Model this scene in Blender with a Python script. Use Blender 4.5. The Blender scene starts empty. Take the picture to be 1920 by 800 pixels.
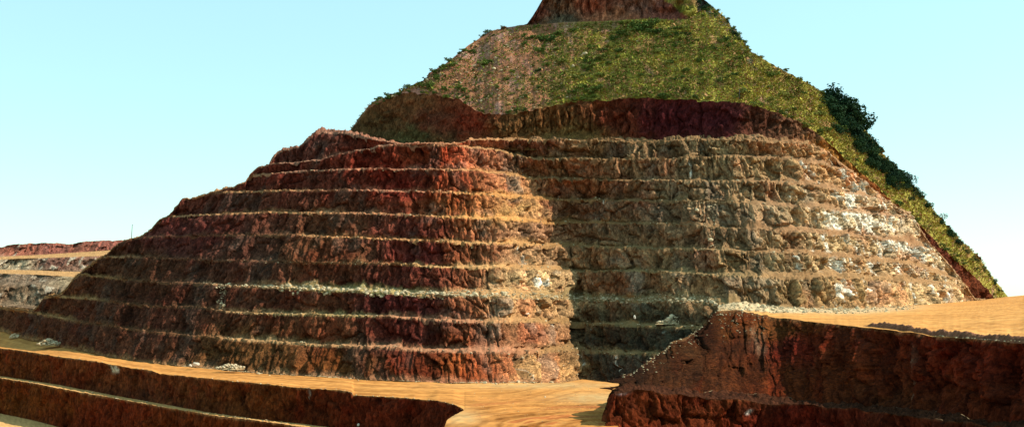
import bpy, math, random
import numpy as np
random.seed(7)
rng = np.random.default_rng(11)
F = 2000.0; HY = 550.0; CX = 960.0
S = bpy.context.scene
COL = S.collection

# ------------------------------------------------------------------ noise
def _h(ix, iy, iz=0, seed=0):
    n = (ix.astype(np.int64)*374761393 + iy.astype(np.int64)*668265263 + np.asarray(iz).astype(np.int64)*2147483647 + seed*974634777)
    n = (n ^ (n >> 13)) * 1274126177
    n = n & 0x7fffffff
    n = (n ^ (n >> 16)) * 69069 & 0x7fffffff
    return (n & 0xffff) / 65535.0
def vn(x, y, seed=0):
    x = np.asarray(x, float); y = np.asarray(y, float)
    x, y = np.broadcast_arrays(x, y)
    ix = np.floor(x); iy = np.floor(y); fx = x-ix; fy = y-iy
    fx = fx*fx*fx*(fx*(fx*6-15)+10); fy = fy*fy*fy*(fy*(fy*6-15)+10)
    a = _h(ix, iy, 0, seed); b = _h(ix+1, iy, 0, seed); c = _h(ix, iy+1, 0, seed); d = _h(ix+1, iy+1, 0, seed)
    return ((a*(1-fx)+b*fx)*(1-fy) + (c*(1-fx)+d*fx)*fy)*2-1
def fbm(x, y, o=4, seed=0, g=.5):
    s = 0; a = 1; t = 0
    for i in range(o):
        s = s + a*vn(x*2**i+i*17.3, y*2**i+i*9.1, seed+i); t += a; a *= g
    return s/t
def worley(x, y, seed=0):
    x, y = np.broadcast_arrays(np.asarray(x, float), np.asarray(y, float))
    ix = np.floor(x); iy = np.floor(y)
    f1 = np.full(x.shape, 9.0); f2 = np.full(x.shape, 9.0); cid = np.zeros(x.shape)
    for dx in (-1, 0, 1):
        for dy in (-1, 0, 1):
            cx = ix+dx; cy = iy+dy
            px = cx + _h(cx, cy, 1, seed); py = cy + _h(cx, cy, 2, seed)
            d = np.hypot(px-x, py-y); r = _h(cx, cy, 3, seed)
            m = d < f1
            f2 = np.where(m, f1, np.minimum(f2, d)); cid = np.where(m, r, cid); f1 = np.where(m, d, f1)
    return f1, f2, cid
def sstep(a, b, x):
    t = np.clip((x-a)/(b-a), 0, 1); return t*t*(3-2*t)
def I(px, pts):
    p = np.array(pts, float); return np.interp(px, p[:, 0], p[:, 1])
def tone(c, k, sat):
    l = c.mean(-1, keepdims=True); return np.clip((l+(c-l)*sat)*k, .008, .9)
def smooth1(a, n):
    k = np.hanning(2*n+3)[1:-1]; k /= k.sum()
    return np.convolve(np.pad(a, n, mode='edge'), k, mode='valid')
def W(px, y, D):                      # point seen at (px, y) standing D metres ahead
    px, y, D = np.broadcast_arrays(px, y, D)
    return np.stack([(px-CX)/F*D, D, (HY-y)/F*D], -1)
def PY(P):                            # projection back
    return CX + P[..., 0]/P[..., 1]*F, HY - P[..., 2]/P[..., 1]*F

# ------------------------------------------------------------------ materials
def newmat(name):
    m = bpy.data.materials.new(name); m.use_nodes = True
    nt = m.node_tree; b = nt.nodes['Principled BSDF']
    b.inputs['Roughness'].default_value = .92
    b.inputs['Specular IOR Level'].default_value = .06
    return m, nt, b
def N(nt, t, **k):
    n = nt.nodes.new(t)
    for a, v in k.items(): setattr(n, a, v)
    return n
def ground_mat(name, scale=1.2, lo=.62, hi=1.38, bump=.5, bscale=1.6, bdist=.35, stretch=(1, 1, 1), spec=.03, rough=.95, cells=0):
    m, nt, b = newmat(name); L = nt.links.new
    b.inputs['Specular IOR Level'].default_value = spec; b.inputs['Roughness'].default_value = rough
    at = N(nt, 'ShaderNodeAttribute', attribute_name='Col')
    tc = N(nt, 'ShaderNodeTexCoord'); mp = N(nt, 'ShaderNodeMapping'); mp.inputs['Scale'].default_value = stretch
    L(tc.outputs['Object'], mp.inputs['Vector'])
    n1 = N(nt, 'ShaderNodeTexNoise'); n1.inputs['Scale'].default_value = scale; n1.inputs['Detail'].default_value = 8; n1.inputs['Roughness'].default_value = .7
    L(mp.outputs['Vector'], n1.inputs['Vector'])
    mr = N(nt, 'ShaderNodeMapRange'); mr.inputs['From Min'].default_value = .3; mr.inputs['From Max'].default_value = .7
    mr.inputs['To Min'].default_value = lo; mr.inputs['To Max'].default_value = hi
    L(n1.outputs['Fac'], mr.inputs['Value'])
    mx = N(nt, 'ShaderNodeVectorMath', operation='MULTIPLY'); L(at.outputs['Color'], mx.inputs[0]); L(mr.outputs['Result'], mx.inputs[1])
    hsrc = None
    if cells:
        vo = N(nt, 'ShaderNodeTexVoronoi'); vo.inputs['Scale'].default_value = cells; 
        wv = N(nt, 'ShaderNodeTexNoise'); wv.inputs['Scale'].default_value = .8; wv.inputs['Detail'].default_value = 3
        L(mp.outputs['Vector'], wv.inputs['Vector'])
        av = N(nt, 'ShaderNodeVectorMath', operation='MULTIPLY_ADD'); av.inputs[1].default_value = (.9, .9, .9); L(wv.outputs['Color'], av.inputs[0]); L(mp.outputs['Vector'], av.inputs[2])
        L(av.outputs['Vector'], vo.inputs['Vector'])
        sx = N(nt, 'ShaderNodeSeparateColor'); L(vo.outputs['Color'], sx.inputs['Color'])
        m2 = N(nt, 'ShaderNodeMapRange'); m2.inputs['To Min'].default_value = .62; m2.inputs['To Max'].default_value = 1.42; L(sx.outputs[0], m2.inputs['Value'])
        mx2 = N(nt, 'ShaderNodeVectorMath', operation='MULTIPLY'); L(mx.outputs['Vector'], mx2.inputs[0]); L(m2.outputs['Result'], mx2.inputs[1]); mx = mx2
        hsrc = (sx, vo)
    L(mx.outputs['Vector'], b.inputs['Base Color'])
    n2 = N(nt, 'ShaderNodeTexNoise'); n2.inputs['Scale'].default_value = bscale; n2.inputs['Detail'].default_value = 6; n2.inputs['Roughness'].default_value = .65
    L(mp.outputs['Vector'], n2.inputs['Vector'])
    bp = N(nt, 'ShaderNodeBump'); bp.inputs['Strength'].default_value = bump; bp.inputs['Distance'].default_value = bdist
    if hsrc:
        ha = N(nt, 'ShaderNodeMath', operation='MULTIPLY_ADD'); ha.inputs[1].default_value = .55; L(hsrc[0].outputs[1], ha.inputs[0]); L(n2.outputs['Fac'], ha.inputs[2])
        hb = N(nt, 'ShaderNodeMath', operation='MULTIPLY_ADD'); hb.inputs[1].default_value = -.5; L(hsrc[1].outputs['Distance'], hb.inputs[0]); L(ha.outputs[0], hb.inputs[2])
        L(hb.outputs[0], bp.inputs['Height'])
    else: L(n2.outputs['Fac'], bp.inputs['Height'])
    L(bp.outputs['Normal'], b.inputs['Normal'])
    return m
M_rock = ground_mat('cut rock', 1.4, .35, 1.65, 1.0, 1.8, .8, (1, 1, .55), cells=.95)
M_floor = ground_mat('bench floor', .9, .6, 1.35, .6, 1.5, .3)
M_road = ground_mat('packed dirt', .25, .82, 1.15, .35, 1.2, .15)
M_soil = ground_mat('hillside soil', .7, .5, 1.4, .7, 1.5, .4)
def varied(name, c0, c1, scale=1.0, bump=0, amount=.35):
    m, nt, b = newmat(name); L = nt.links.new
    oi = N(nt, 'ShaderNodeObjectInfo'); tc = N(nt, 'ShaderNodeTexCoord')
    n1 = N(nt, 'ShaderNodeTexNoise'); n1.inputs['Scale'].default_value = scale; n1.inputs['Detail'].default_value = 5
    L(tc.outputs['Object'], n1.inputs['Vector'])
    ad = N(nt, 'ShaderNodeMath', operation='MULTIPLY_ADD'); ad.inputs[1].default_value = 1-amount; ad.inputs[2].default_value = 0
    L(oi.outputs['Random'], ad.inputs[0])
    a2 = N(nt, 'ShaderNodeMath', operation='MULTIPLY_ADD'); a2.inputs[1].default_value = amount
    L(n1.outputs['Fac'], a2.inputs[0]); L(ad.outputs[0], a2.inputs[2])
    mx = N(nt, 'ShaderNodeMix', data_type='RGBA'); mx.inputs[6].default_value = (*c0, 1); mx.inputs[7].default_value = (*c1, 1)
    L(a2.outputs[0], mx.inputs[0]); L(mx.outputs[2], b.inputs['Base Color'])
    if bump:
        bp = N(nt, 'ShaderNodeBump'); bp.inputs['Strength'].default_value = bump; bp.inputs['Distance'].default_value = .2
        L(n1.outputs['Fac'], bp.inputs['Height']); L(bp.outputs['Normal'], b.inputs['Normal'])
    return m
M_stone = varied('broken stone', (.24, .17, .09), (.60, .49, .31), 1.5, .6, .4)
M_pale = varied('pale stone', (.42, .36, .27), (.70, .64, .52), 1.2, .6, .5)
M_shrub = varied('shrub leaves', (.035, .07, .02), (.13, .17, .03), .8)
M_dark = varied('tree leaves', (.008, .026, .016), (.03, .065, .022), .4)
M_dry = varied('dry shrub leaves', (.10, .12, .03), (.24, .24, .05), .8)
M_bark = varied('bark', (.06, .045, .03), (.12, .09, .06), 4, .4)
M_pole = varied('weathered pole wood', (.05, .05, .055), (.09, .085, .08), 4, .3)
def attr_mat(name):
    m, nt, b = newmat(name)
    at = N(nt, 'ShaderNodeAttribute', attribute_name='Col'); nt.links.new(at.outputs['Color'], b.inputs['Base Color'])
    n1 = N(nt, 'ShaderNodeTexNoise'); n1.inputs['Scale'].default_value = 2
    mr = N(nt, 'ShaderNodeMapRange'); mr.inputs['To Min'].default_value = .6; mr.inputs['To Max'].default_value = 1.4
    nt.links.new(n1.outputs['Fac'], mr.inputs['Value'])
    mx = N(nt, 'ShaderNodeVectorMath', operation='MULTIPLY'); nt.links.new(at.outputs['Color'], mx.inputs[0]); nt.links.new(mr.outputs['Result'], mx.inputs[1])
    nt.links.new(mx.outputs['Vector'], b.inputs['Base Color'])
    return m
M_scrub = attr_mat('scrub leaves'); M_rub = attr_mat('rubble stone')

# ------------------------------------------------------------------ mesh makers
def mesh_from(name, V, Fq, col=None, mat=None):
    me = bpy.data.meshes.new(name)
    V = np.ascontiguousarray(V, dtype=np.float32); Fq = np.ascontiguousarray(Fq, dtype=np.int32)
    k = Fq.shape[1]
    me.vertices.add(len(V)); me.vertices.foreach_set('co', V.ravel())
    me.loops.add(Fq.size); me.loops.foreach_set('vertex_index', Fq.ravel())
    me.polygons.add(len(Fq)); me.polygons.foreach_set('loop_start', np.arange(0, Fq.size, k, dtype=np.int32))
    me.update(calc_edges=True)
    if col is not None:
        a = me.color_attributes.new('Col', 'FLOAT_COLOR', 'POINT')
        c = np.ones((len(V), 4), np.float32); c[:, :3] = np.clip(col, 0, .95); a.data.foreach_set('color', c.ravel())
    if mat: me.materials.append(mat)
    return me
def link(name, me, parent=None, loc=None):
    o = bpy.data.objects.new(name, me); COL.objects.link(o)
    if parent: o.parent = parent
    if loc is not None: o.location = loc
    return o
def sheet(name, P, C, mat, parent=None, mask=None):
    R, Cn = P.shape[:2]
    idx = np.arange(R*Cn).reshape(R, Cn)
    q = np.stack([idx[:-1, :-1], idx[:-1, 1:], idx[1:, 1:], idx[1:, :-1]], -1)
    if mask is not None: q = q[mask]
    q = q.reshape(-1, 4)
    used = np.unique(q); rm = np.zeros(R*Cn, np.int64); rm[used] = np.arange(len(used))
    me = mesh_from(name, P.reshape(-1, 3)[used], rm[q], C.reshape(-1, 3)[used], mat)
    return link(name, me, parent)
def struct(o, label=None):
    o['kind'] = 'structure'
    if label: o['label'] = label
    return o
def thing(o, label, cat, group=None):
    o['label'] = label; o['category'] = cat
    if group: o['group'] = group
    return o
def palette(px, y, pts, sx=90., sy=45.):
    p = np.array(pts, float); num = 0; den = 0
    wx = sx*.35*fbm(px/(sx*.3), y/(sy*.5), 3, 401); wy = sy*.35*fbm(px/(sx*.3)+40, y/(sy*.5), 3, 402); px = px+wx; y = y+wy
    for r in p:
        w = 1/(((px-r[0])/sx)**2 + ((y-r[1])/sy)**2 + .25)**2
        num = num + w[..., None]*r[2:5]; den = den + w
    return num/den[..., None]

# ================================================================== THE TERRACED HILL
PX = np.arange(-90, 1921, 1.25)
K = [
 [(-80,600),(0,620),(50,636),(100,646),(200,668),(300,682),(400,691),(500,700),(600,705),(700,711),(850,717),(960,716),(1090,717),(1165,722),(1300,730),(1920,730)],
 [(-80,572),(0,577),(50,583),(130,600),(200,610),(300,625),(400,633),(430,636),(500,640),(600,648),(700,651),(800,657),(900,661),(1000,661),(1080,657),(1100,660),(1300,668),(1920,672)],
 [(85,556),(175,561),(230,570),(300,575),(370,576),(420,584),(500,588),(600,591),(700,593),(800,599),(900,604),(1000,604),(1080,606),(1100,609),(1200,612),(1330,616),(1920,640)],
 [(150,514),(210,522),(300,530),(380,531),(450,537),(600,545),(700,549),(800,554),(900,557),(1000,559),(1060,562),(1200,566),(1300,566),(1350,572),(1450,585),(1920,600)],
 [(185,483),(240,481),(300,484),(400,489),(520,491),(600,493),(700,494),(740,495),(800,499),(900,502),(1000,505),(1070,508),(1200,508),(1260,511),(1300,514),(1400,519),(1500,523),(1560,520),(1640,524),(1720,530),(1780,533),(1815,545),(1920,580)],
 [(262,447),(300,443),(400,442),(560,441),(600,443),(700,446),(800,451),(900,456),(1000,459),(1050,462),(1100,463),(1200,466),(1300,468),(1400,472),(1500,477),(1600,484),(1700,495),(1745,507),(1920,570)],
 [(285,410),(320,405),(400,402),(500,399),(560,398),(700,400),(800,404),(880,408),(960,413),(1030,419),(1100,417),(1200,420),(1270,421),(1340,427),(1500,434),(1600,441),(1680,452),(1730,462),(1920,560)],
 [(342,372),(400,362),(460,359),(600,357),(700,357),(800,358),(860,361),(940,368),(1000,374),(1060,375),(1200,376),(1340,379),(1500,388),(1560,393),(1660,403),(1710,407),(1920,550)],
 [(470,330),(500,327),(560,321),(640,318),(700,317),(800,317),(880,319),(950,326),(1000,335),(1040,335),(1200,338),(1400,339),(1500,344),(1560,354),(1620,367),(1655,374),(1920,540)],
 [(500,308),(560,304),(600,300),(640,290),(690,278),(740,272),(860,273),(940,282),(970,292),(1000,297),(1120,298),(1200,299),(1290,296),(1370,293),(1500,300),(1540,307),(1590,320),(1920,530)],
 [(870,250),(885,262),(960,262),(1130,264),(1200,268),(1290,262),(1400,262),(1500,269),(1540,279),(1920,520)],
]
SIL = [(-80,572),(0,575),(50,580),(60,582),(70,575),(85,555),(110,552),(120,545),(140,520),(150,513),(165,500),(185,485),(200,477),(215,461),(235,451),(262,445),(285,428),(300,412),(317,404),(330,388),(342,375),(370,370),(400,360),(430,352),(460,342),(470,325),(485,315),(505,309),(520,288),(530,282),(560,276),(575,265),(590,252),(605,242),(618,244),(640,248),(655,250),(700,262),(745,270),(800,269),(860,270),(880,262)]
BL = [(880,260),(960,257),(1130,257),(1200,259),(1290,255),(1400,254),(1500,261),(1540,273),(1590,316),(1655,370),(1710,404),(1740,452),(1790,508),(1828,560),(1920,566)]
UL = np.where(PX < 880, I(PX, SIL), I(PX, BL)) + .8*vn(PX/6, PX*0, 3)
SILm = PX < 880
gLp = [(-90,1.72),(0,1.60),(50,1.5),(120,1.38),(200,1.28),(300,1.2),(400,1.145),(550,1.08),(700,1.03),(820,1.0),(900,1.0),(1050,1.02),(1200,1.02),(1300,1.0),(1400,.98),(1500,1.0),(1600,1.07),(1700,1.18),(1800,1.31),(1850,1.42),(1920,1.55)]
gUp = [(600,1.2),(660,1.17),(800,1.09),(900,1.055),(1000,1.03),(1100,1.02),(1200,1.02),(1300,1.0),(1400,.99),(1500,1.01),(1600,1.08),(1700,1.18),(1800,1.31),(1850,1.42),(1920,1.55)]
def valley(px, y):
    pv = I(y, [(250,960),(290,965),(335,1000),(375,1040),(415,1062),(560,1082),(720,1092)])
    A = I(y, [(250,.03),(335,.07),(560,.13),(720,.14)])
    d = px-pv
    return A*np.where(d < 0, np.clip(1+d/150, 0, 1), np.clip(1-d/260, 0, 1))**1.3
gL0 = smooth1(I(PX, gLp), 40); gU0 = smooth1(I(PX, gUp), 40)
def gl(y): return gL0 + valley(PX, y)
def gu(y): return gU0 + valley(PX, y)
def DT(y): return gl(y)*(350 + .286*(715-y))
NC = len(PX)
# horizontal coordinate in metres along the faces
xm = (PX-CX)/F*DT(450+0*PX); dm = DT(450+0*PX)
U = np.concatenate([[0], np.cumsum(np.hypot(np.diff(xm), np.diff(dm)))])

jog = np.array([1.4*fbm(PX/40, PX*0+k*5.1, 4, 40+k)+.7*vn(PX/5, PX*0+k, 60+k) for k in range(11)])
rows = []; tag = []      # positions (y, D) -> world, tag = (kind, k)
talus = .35 + I(PX, [(820,0),(960,1.5),(1070,1.5),(1110,.6),(1330,.8),(1500,2.2),(1900,2.2)])                            # broken rock piled at the foot of the faces
def tal(k): return 2.4*sstep(.35, .8, fbm(PX/32, PX*0+k*9.3, 2, 83))*sstep(300, 700, PX) + talus*(1+.7*fbm(PX/30, PX*0+k*3.7, 3, 80+k)) + (1.5 if k == 3 else 0)*sstep(430, 520, PX)*(1-sstep(1330, 1400, PX))
prev = None
NF, NB = 26, 6
ycr = []; 
for k in range(11):
    yk = np.maximum(I(PX, K[k]) + jog[k], UL + .35*(10-k))
    ycr.append(yk)
Wc = [W(PX, ycr[k], DT(ycr[k])) for k in range(11)]
VIS = {1: [(-90,1),(125,1),(160,.2),(390,.3),(440,1)], 2: [(-90,1),(170,1),(210,.2),(385,.3),(425,1)], 3: [(-90,1),(205,1),(240,.25),(365,.3),(400,1.1),(1350,1.1)], 4: [(-90,1),(235,.9),(270,.2),(700,.25),(745,1)],
 5: [(-90,.5),(300,.25),(555,.3),(575,1)], 6: [(-90,.8),(1262,1),(1275,.3),(1310,.3),(1340,1)], 7: [(-90,.4),(400,.4),(430,.9)], 8: [(-90,.4),(490,.9)], 9: [(-90,1)], 10: [(-90,1)]}
def wfac_(k): return np.clip(I(PX, VIS[k])*I(PX, [(1080,1),(1120,.8),(1350,.8),(1450,1)])*(1+I(PX, [(0,.45),(1080,.5),(1120,1.2),(1400,1.1),(1500,.5)])*fbm(PX/35, PX*0+k*7.7, 3, 95)), .15, 1.4)
def inner(k):
    y = ycr[k]; c = Wc[k]
    D1 = DT(y) + 7.6*wfac_(k); r = np.maximum(tal(k), .1)
    z = c[:, 2] + r
    y1 = HY - z/D1*F
    cl = y1 < UL+.2                     # running out against the skyline
    y1 = np.where(cl, np.maximum(UL+.2, y1), y1)
    nxt = Wc[k+1] if k < 10 else W(PX, UL, DT(UL)+10)
    P = W(PX, y1, D1)
    # never above or behind the next crest
    hgt = nxt[:, 2]-c[:, 2]
    run = hgt < 5.5                     # tiers running together
    lim = nxt[:, 2]-4.0
    P[:, 2] = np.where(run, P[:, 2], np.minimum(P[:, 2], lim))
    t_ = np.clip(hgt/5.5, 0, 1)[:, None]
    mixp = c*.6+nxt*.4
    P = np.where(run[:, None], mixp*(1-t_**2)+np.stack([P[:, 0], P[:, 1], np.minimum(P[:, 2], c[:, 2]+.25*np.maximum(hgt, 0))], 1)*t_**2, P)
    return P
def add_face(A, B, k):
    for i in range(NF if k < 11 else NF):
        t = i/(NF-1)
        tt = t**.88
        P = A*(1-t)+B*t
        P[:, 1] = A[:, 1]*(1-tt)+B[:, 1]*tt; P[:, 0] = A[:, 0]*(1-tt)+B[:, 0]*tt
        rows.append(P); tag.append((0, k, t))
def add_floor(A, B, k):
    for i in range(1, NB):
        t = i/NB
        P = A*(1-t)+B*t
        P[:, 2] = A[:, 2]*(1-t**1.5) + B[:, 2]*t**1.5 + .35*np.exp(-((t-.15)/.12)**2)
        rows.append(P); tag.append((1, k, t))
A = Wc[0]
rows_k = {}
for k in range(1, 11):
    s0 = len(rows)
    add_face(A, Wc[k], k); rows_k[('f', k)] = (s0, len(rows))
    B = inner(k); s1 = len(rows)-1
    add_floor(Wc[k], B, k); rows_k[('b', k)] = (s1, len(rows)+1)
    A = B
# top rows: up to the skyline / foot of the red scarp, then the far side
s0 = len(rows)
topD = DT(UL) + I(PX, [(0,10),(480,10),(570,15),(612,36),(740,32),(800,12),(880,9)])
TOP = W(PX, UL, topD)
for i in range(25):
    t = i/24; P = A*(1-t)+TOP*t; rows.append(P); tag.append((2, 11, t))
e0 = len(rows)
for dd, dy in ((12, 6), (30, 22), (60, 70), (110, 170)):
    P = W(PX, UL+dy, topD+dd); rows.append(P); tag.append((2, 12, .5))
G = np.array(rows); R = len(rows)
kind = np.array([t[0] for t in tag]); tt_ = np.array([t[2] for t in tag]); kk = np.array([t[1] for t in tag])
gpx, gy = PY(G)
# outward horizontal normal
T = np.gradient(G, axis=1)
for c in range(3):
    for r in range(R): T[r, :, c] = smooth1(T[r, :, c], 6)
n = np.stack([T[..., 1], -T[..., 0], 0*T[..., 0]], -1); n /= np.linalg.norm(n, axis=-1, keepdims=True)+1e-9
u = np.broadcast_to(U, (R, NC)); h = G[..., 2]
pxg = np.broadcast_to(PX, (R, NC))
skew = I(PX, [(0,-.75),(450,-.7),(650,-.25),(800,.0),(1000,.3),(1100,.0),(1300,.15),(1450,.5),(1750,.75)])[None, :]
us = u + skew*h
ks = kk[:, None]*13.7
ribs_amt = (I(PX, [(0,.12),(500,.15),(650,.45),(760,1.),(980,1.),(1080,.7),(1200,.55),(1500,.9),(1800,.9)])[None, :]) * np.ones((R, 1))
rock_amt = (I(PX, [(0,.5),(500,.55),(700,.8),(900,1.1),(1080,1.25),(1120,.8),(1350,.9),(1500,1.35),(1800,1.2)])[None, :]) * np.ones((R, 1))
warp = fbm(us/6, h/7+ks, 3, 5)
big = fbm(us/22+ks, h/40+ks, 3, 6)
gul = 1-np.abs(vn(us/9+warp*.4+ks, h/30+ks, 7)); gul = np.clip((gul-.82)/.18, 0, 1)
gul2 = 1-np.abs(vn(us/4+warp*.5+ks*1.3, h/14+ks, 8)); gul2 = np.clip((gul2-.8)/.2, 0, 1)
rp = us/1.9 + warp*.9 + .6*vn(us/11, h/9+ks, 9)
rib = np.abs((rp % 1)*2-1); rib = np.sqrt(np.clip(1-rib**2, 0, 1))
ribm = sstep(-.35, .25, fbm(us/13+3, h/9+ks, 2, 12))
w1, w2, wid = worley(us/8.5+warp*.4, h/13+ks, 2)
f1, f2, cid = worley(us/3.4+warp*.3, h/4.6+ks, 3)
g1, g2, cid2 = worley(us/1.35, h/2.1+ks, 4)
fine = .5*fbm(us/1.2, h/1.6+ks, 3, 15) + 1.1*(.5-np.abs(fbm(us/1.5, h/6+ks, 4, 16))*2)
blk_amt = I(PX, [(0,.8),(600,1.),(1100,1.2),(1500,.9)])[None, :]
disp = blk_amt*((wid-.5)*3.0 - 1.6*np.exp(-((w2-w1)/.07)**2)) + 1.0*fbm(us/3.2, h/11+ks, 3, 17)*rock_amt + 2.6*big - 2.4*gul*rock_amt - 1.0*gul2*rock_amt + .95*(rib-.6)*ribs_amt*ribm + (cid-.5)*2.5*rock_amt*(1-.3*f1) - .7*np.exp(-((f2-f1)/.1)**2)*rock_amt + (cid2-.5)*1.2*rock_amt + .45*fine
env = np.where(kind[:, None] == 0, .55+.45*np.sin(np.pi*np.clip(tt_, 0, 1))[:, None]**.5, np.where(kind[:, None] == 1, .35, .45))
env = np.where((kind[:, None] == 0) & (tt_[:, None] > .999), .5, env)
env = np.where((kind[:, None] == 0) & (tt_[:, None] < .001), .35, env) * np.ones_like(disp)
# fade where tiers run together against the skyline
gap = np.ones((R, NC))
for k in range(1, 11):
    d = sstep(1., 9., (Wc[k][:, 2]-Wc[k-1][:, 2])*1.0)
    for key in ('f', 'b'):
        a, b = rows_k[(key, k)]
        gap[a:b] = np.minimum(1, .25+.75*d)
env *= gap
G2 = G + n*(disp*env)[..., None]
vz = np.where(kind[:, None] == 1, .55*fbm(G[..., 0]/2.2, G[..., 1]/2.2, 3, 21)+.3*fbm(G[..., 0]/.8, G[..., 1]/.8, 2, 22), .25*fine)
crest = np.where(kind[:, None] == 0, (tt_[:, None] > .97)*1.0, 0)
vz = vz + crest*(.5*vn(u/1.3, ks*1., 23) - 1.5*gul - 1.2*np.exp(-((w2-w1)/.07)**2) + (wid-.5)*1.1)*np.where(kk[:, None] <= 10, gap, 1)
sp = sstep(470, 560, pxg)*(1-sstep(725, 760, pxg))
vz = vz + np.where(kk[:, None] >= 11, (1.1*fbm(G[..., 0]/4, G[..., 1]/4, 4, 25)+.5*fbm(G[..., 0]/1.3, G[..., 1]/1.3, 2, 26))*(1+sp), 0)
G2[..., 2] += vz*np.where(kind[:, None] == 0, 1, 1)

# ---- ground colour by place, with lit flank and shaded recess painted in
PAL = [(60,590,.20,.11,.07),(150,620,.17,.09,.06),(250,500,.15,.09,.06),(350,440,.17,.08,.07),(350,390,.18,.09,.07),(300,600,.16,.085,.06),(450,470,.16,.10,.075),
 (450,560,.17,.10,.07),(470,660,.21,.13,.07),(520,380,.19,.10,.075),(560,330,.20,.09,.07),(560,290,.20,.11,.09),(600,470,.21,.12,.075),(620,420,.2,.12,.08),
 (640,680,.2,.11,.055),(620,620,.22,.12,.075),(700,300,.24,.08,.06),(800,295,.30,.10,.065),(760,340,.25,.08,.065),(780,430,.2,.085,.07),(800,480,.17,.06,.055),(750,570,.15,.06,.055),(760,625,.14,.055,.045),(780,685,.15,.055,.035),
 (900,300,.52,.25,.16),(880,345,.33,.14,.09),(900,385,.42,.22,.12),(950,395,.62,.38,.18),(940,440,.42,.23,.15),(890,480,.3,.15,.09),(950,350,.5,.26,.15),
 (1000,480,.48,.30,.19),(1000,520,.62,.45,.28),(1000,580,.5,.3,.17),(1000,630,.42,.2,.12),(900,640,.28,.12,.07),(900,690,.33,.15,.08),(1050,690,.6,.38,.2),(1060,560,.55,.40,.25),(1000,430,.36,.2,.14),
 (980,270,.30,.13,.10),(1100,280,.28,.18,.11),(1100,320,.30,.19,.12),(1100,350,.24,.11,.07),(1100,400,.25,.14,.1),(1200,400,.24,.16,.12),(1250,310,.26,.18,.12),(1250,360,.28,.2,.14),(1150,440,.27,.18,.12),
 (1300,450,.31,.19,.13),(1250,490,.33,.22,.14),(1400,500,.33,.22,.13),(1300,540,.34,.20,.12),(1150,540,.28,.15,.1),(1200,590,.12,.11,.08),(1150,640,.13,.11,.08),(1280,640,.12,.11,.09),(1150,700,.13,.10,.09),(1130,590,.16,.13,.09),
 (1400,300,.34,.25,.16),(1400,360,.36,.25,.17),(1400,410,.32,.22,.16),(1500,300,.42,.28,.18),(1540,330,.45,.28,.17),(1500,370,.45,.34,.24),(1600,360,.55,.38,.25),(1560,420,.6,.5,.38),
 (1620,410,.62,.55,.45),(1680,440,.6,.46,.33),(1600,460,.5,.38,.25),(1700,470,.62,.52,.42),(1500,450,.34,.24,.16),(1500,500,.42,.32,.22),(1620,500,.42,.28,.17),(1750,500,.62,.50,.36),(1600,550,.36,.25,.15),(1700,550,.5,.36,.22),(1800,550,.55,.4,.26),(1500,550,.28,.19,.11)]
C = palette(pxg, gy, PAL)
mott = fbm(us/9, h/9+ks, 4, 31); mott2 = fbm(us/2.5, h/6+ks, 4, 32); blk = cid2
kf = (1-.45*sstep(570, 600, gy)*sstep(1085, 1110, pxg))[..., None]*I(PX, [(0,.36),(500,.40),(650,.42),(850,.50),(960,.78),(1075,.80),(1100,.72),(1300,.80),(1480,.86),(1600,.95)])[None, :, None]  # paints shade into the lower recess and left faces, sun onto the flank
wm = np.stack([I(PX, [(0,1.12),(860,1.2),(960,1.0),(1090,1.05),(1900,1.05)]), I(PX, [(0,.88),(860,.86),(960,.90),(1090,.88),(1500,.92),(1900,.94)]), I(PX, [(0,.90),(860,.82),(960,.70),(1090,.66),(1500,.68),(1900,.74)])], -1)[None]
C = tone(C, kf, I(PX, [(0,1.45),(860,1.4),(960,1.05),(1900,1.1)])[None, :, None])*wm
C = C*(1+.45*mott[..., None])*(1+.35*mott2[..., None])*(.78+.44*blk[..., None])
red = .8*sstep(.05, .5, fbm(us/16+9, h/14, 3, 33))*.55
C = C*(1-red[..., None]) + red[..., None]*C*np.array([1.15, .62, .62])
gry = sstep(.1, .55, fbm(us/12+29, h/11, 3, 34))*.4
C = C*(1-gry[..., None]) + gry[..., None]*C.mean(-1, keepdims=True)*np.array([1.1, .95, .72])
# veins and patches of white rock
wfac = np.clip(I(PX, [(900,-.6),(960,.25),(1060,.35),(1085,.4),(1110,-.05),(1300,.12),(1440,.42),(1500,.72),(1580,1.15),(1720,1.2),(1790,1.0),(1830,.5)]), -1, 2)[None, :]
wfac = np.where(wfac > 0, wfac, wfac*1)*I(gy, [(240,.35),(290,.55),(330,.9),(380,1),(510,1),(560,.8),(700,.8)])
big_w = np.exp(-(((pxg-1625)/38)**2+((gy-(413+.25*(pxg-1625)))/11)**2)) + 1.0*np.exp(-(((pxg-1695)/40)**2+((gy-(462+.2*(pxg-1695)))/11)**2)) + .9*np.exp(-(((pxg-1605)/16)**2+((gy-360)/26)**2)) + .6*np.exp(-(((pxg-1755)/22)**2+((gy-505)/12)**2)) + .8*np.exp(-(((pxg-1015)/26)**2+((gy-530)/12)**2)) + .3*np.exp(-(((pxg-1080)/9)**2+((gy-690)/24)**2))+ .9*np.exp(-(((pxg-1583)/14)**2+((gy-540)/16)**2))
wn = .75*fbm(us/2.2, h/10+ks, 4, 35)+.35*fbm(us/14, h/30+ks, 2, 39)+.12*(cid2*2-1)
white = sstep(.60, .74, wn*.95 + .40*wfac - .06 + .62*np.clip(big_w, 0, 1)) * (kind[:, None] == 0)
WH = np.array([.82, .74, .58])
C = C*(1-white[..., None]) + white[..., None]*WH*(.8+.2*blk[..., None])
rust = .6*sstep(.2, .5, fbm(us/2.2+50, h/9+ks, 3, 36))*sstep(1450, 1550, pxg)*(1-white)*.6
C = C*(1-rust[..., None]) + rust[..., None]*np.array([.42, .2, .08])
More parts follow.
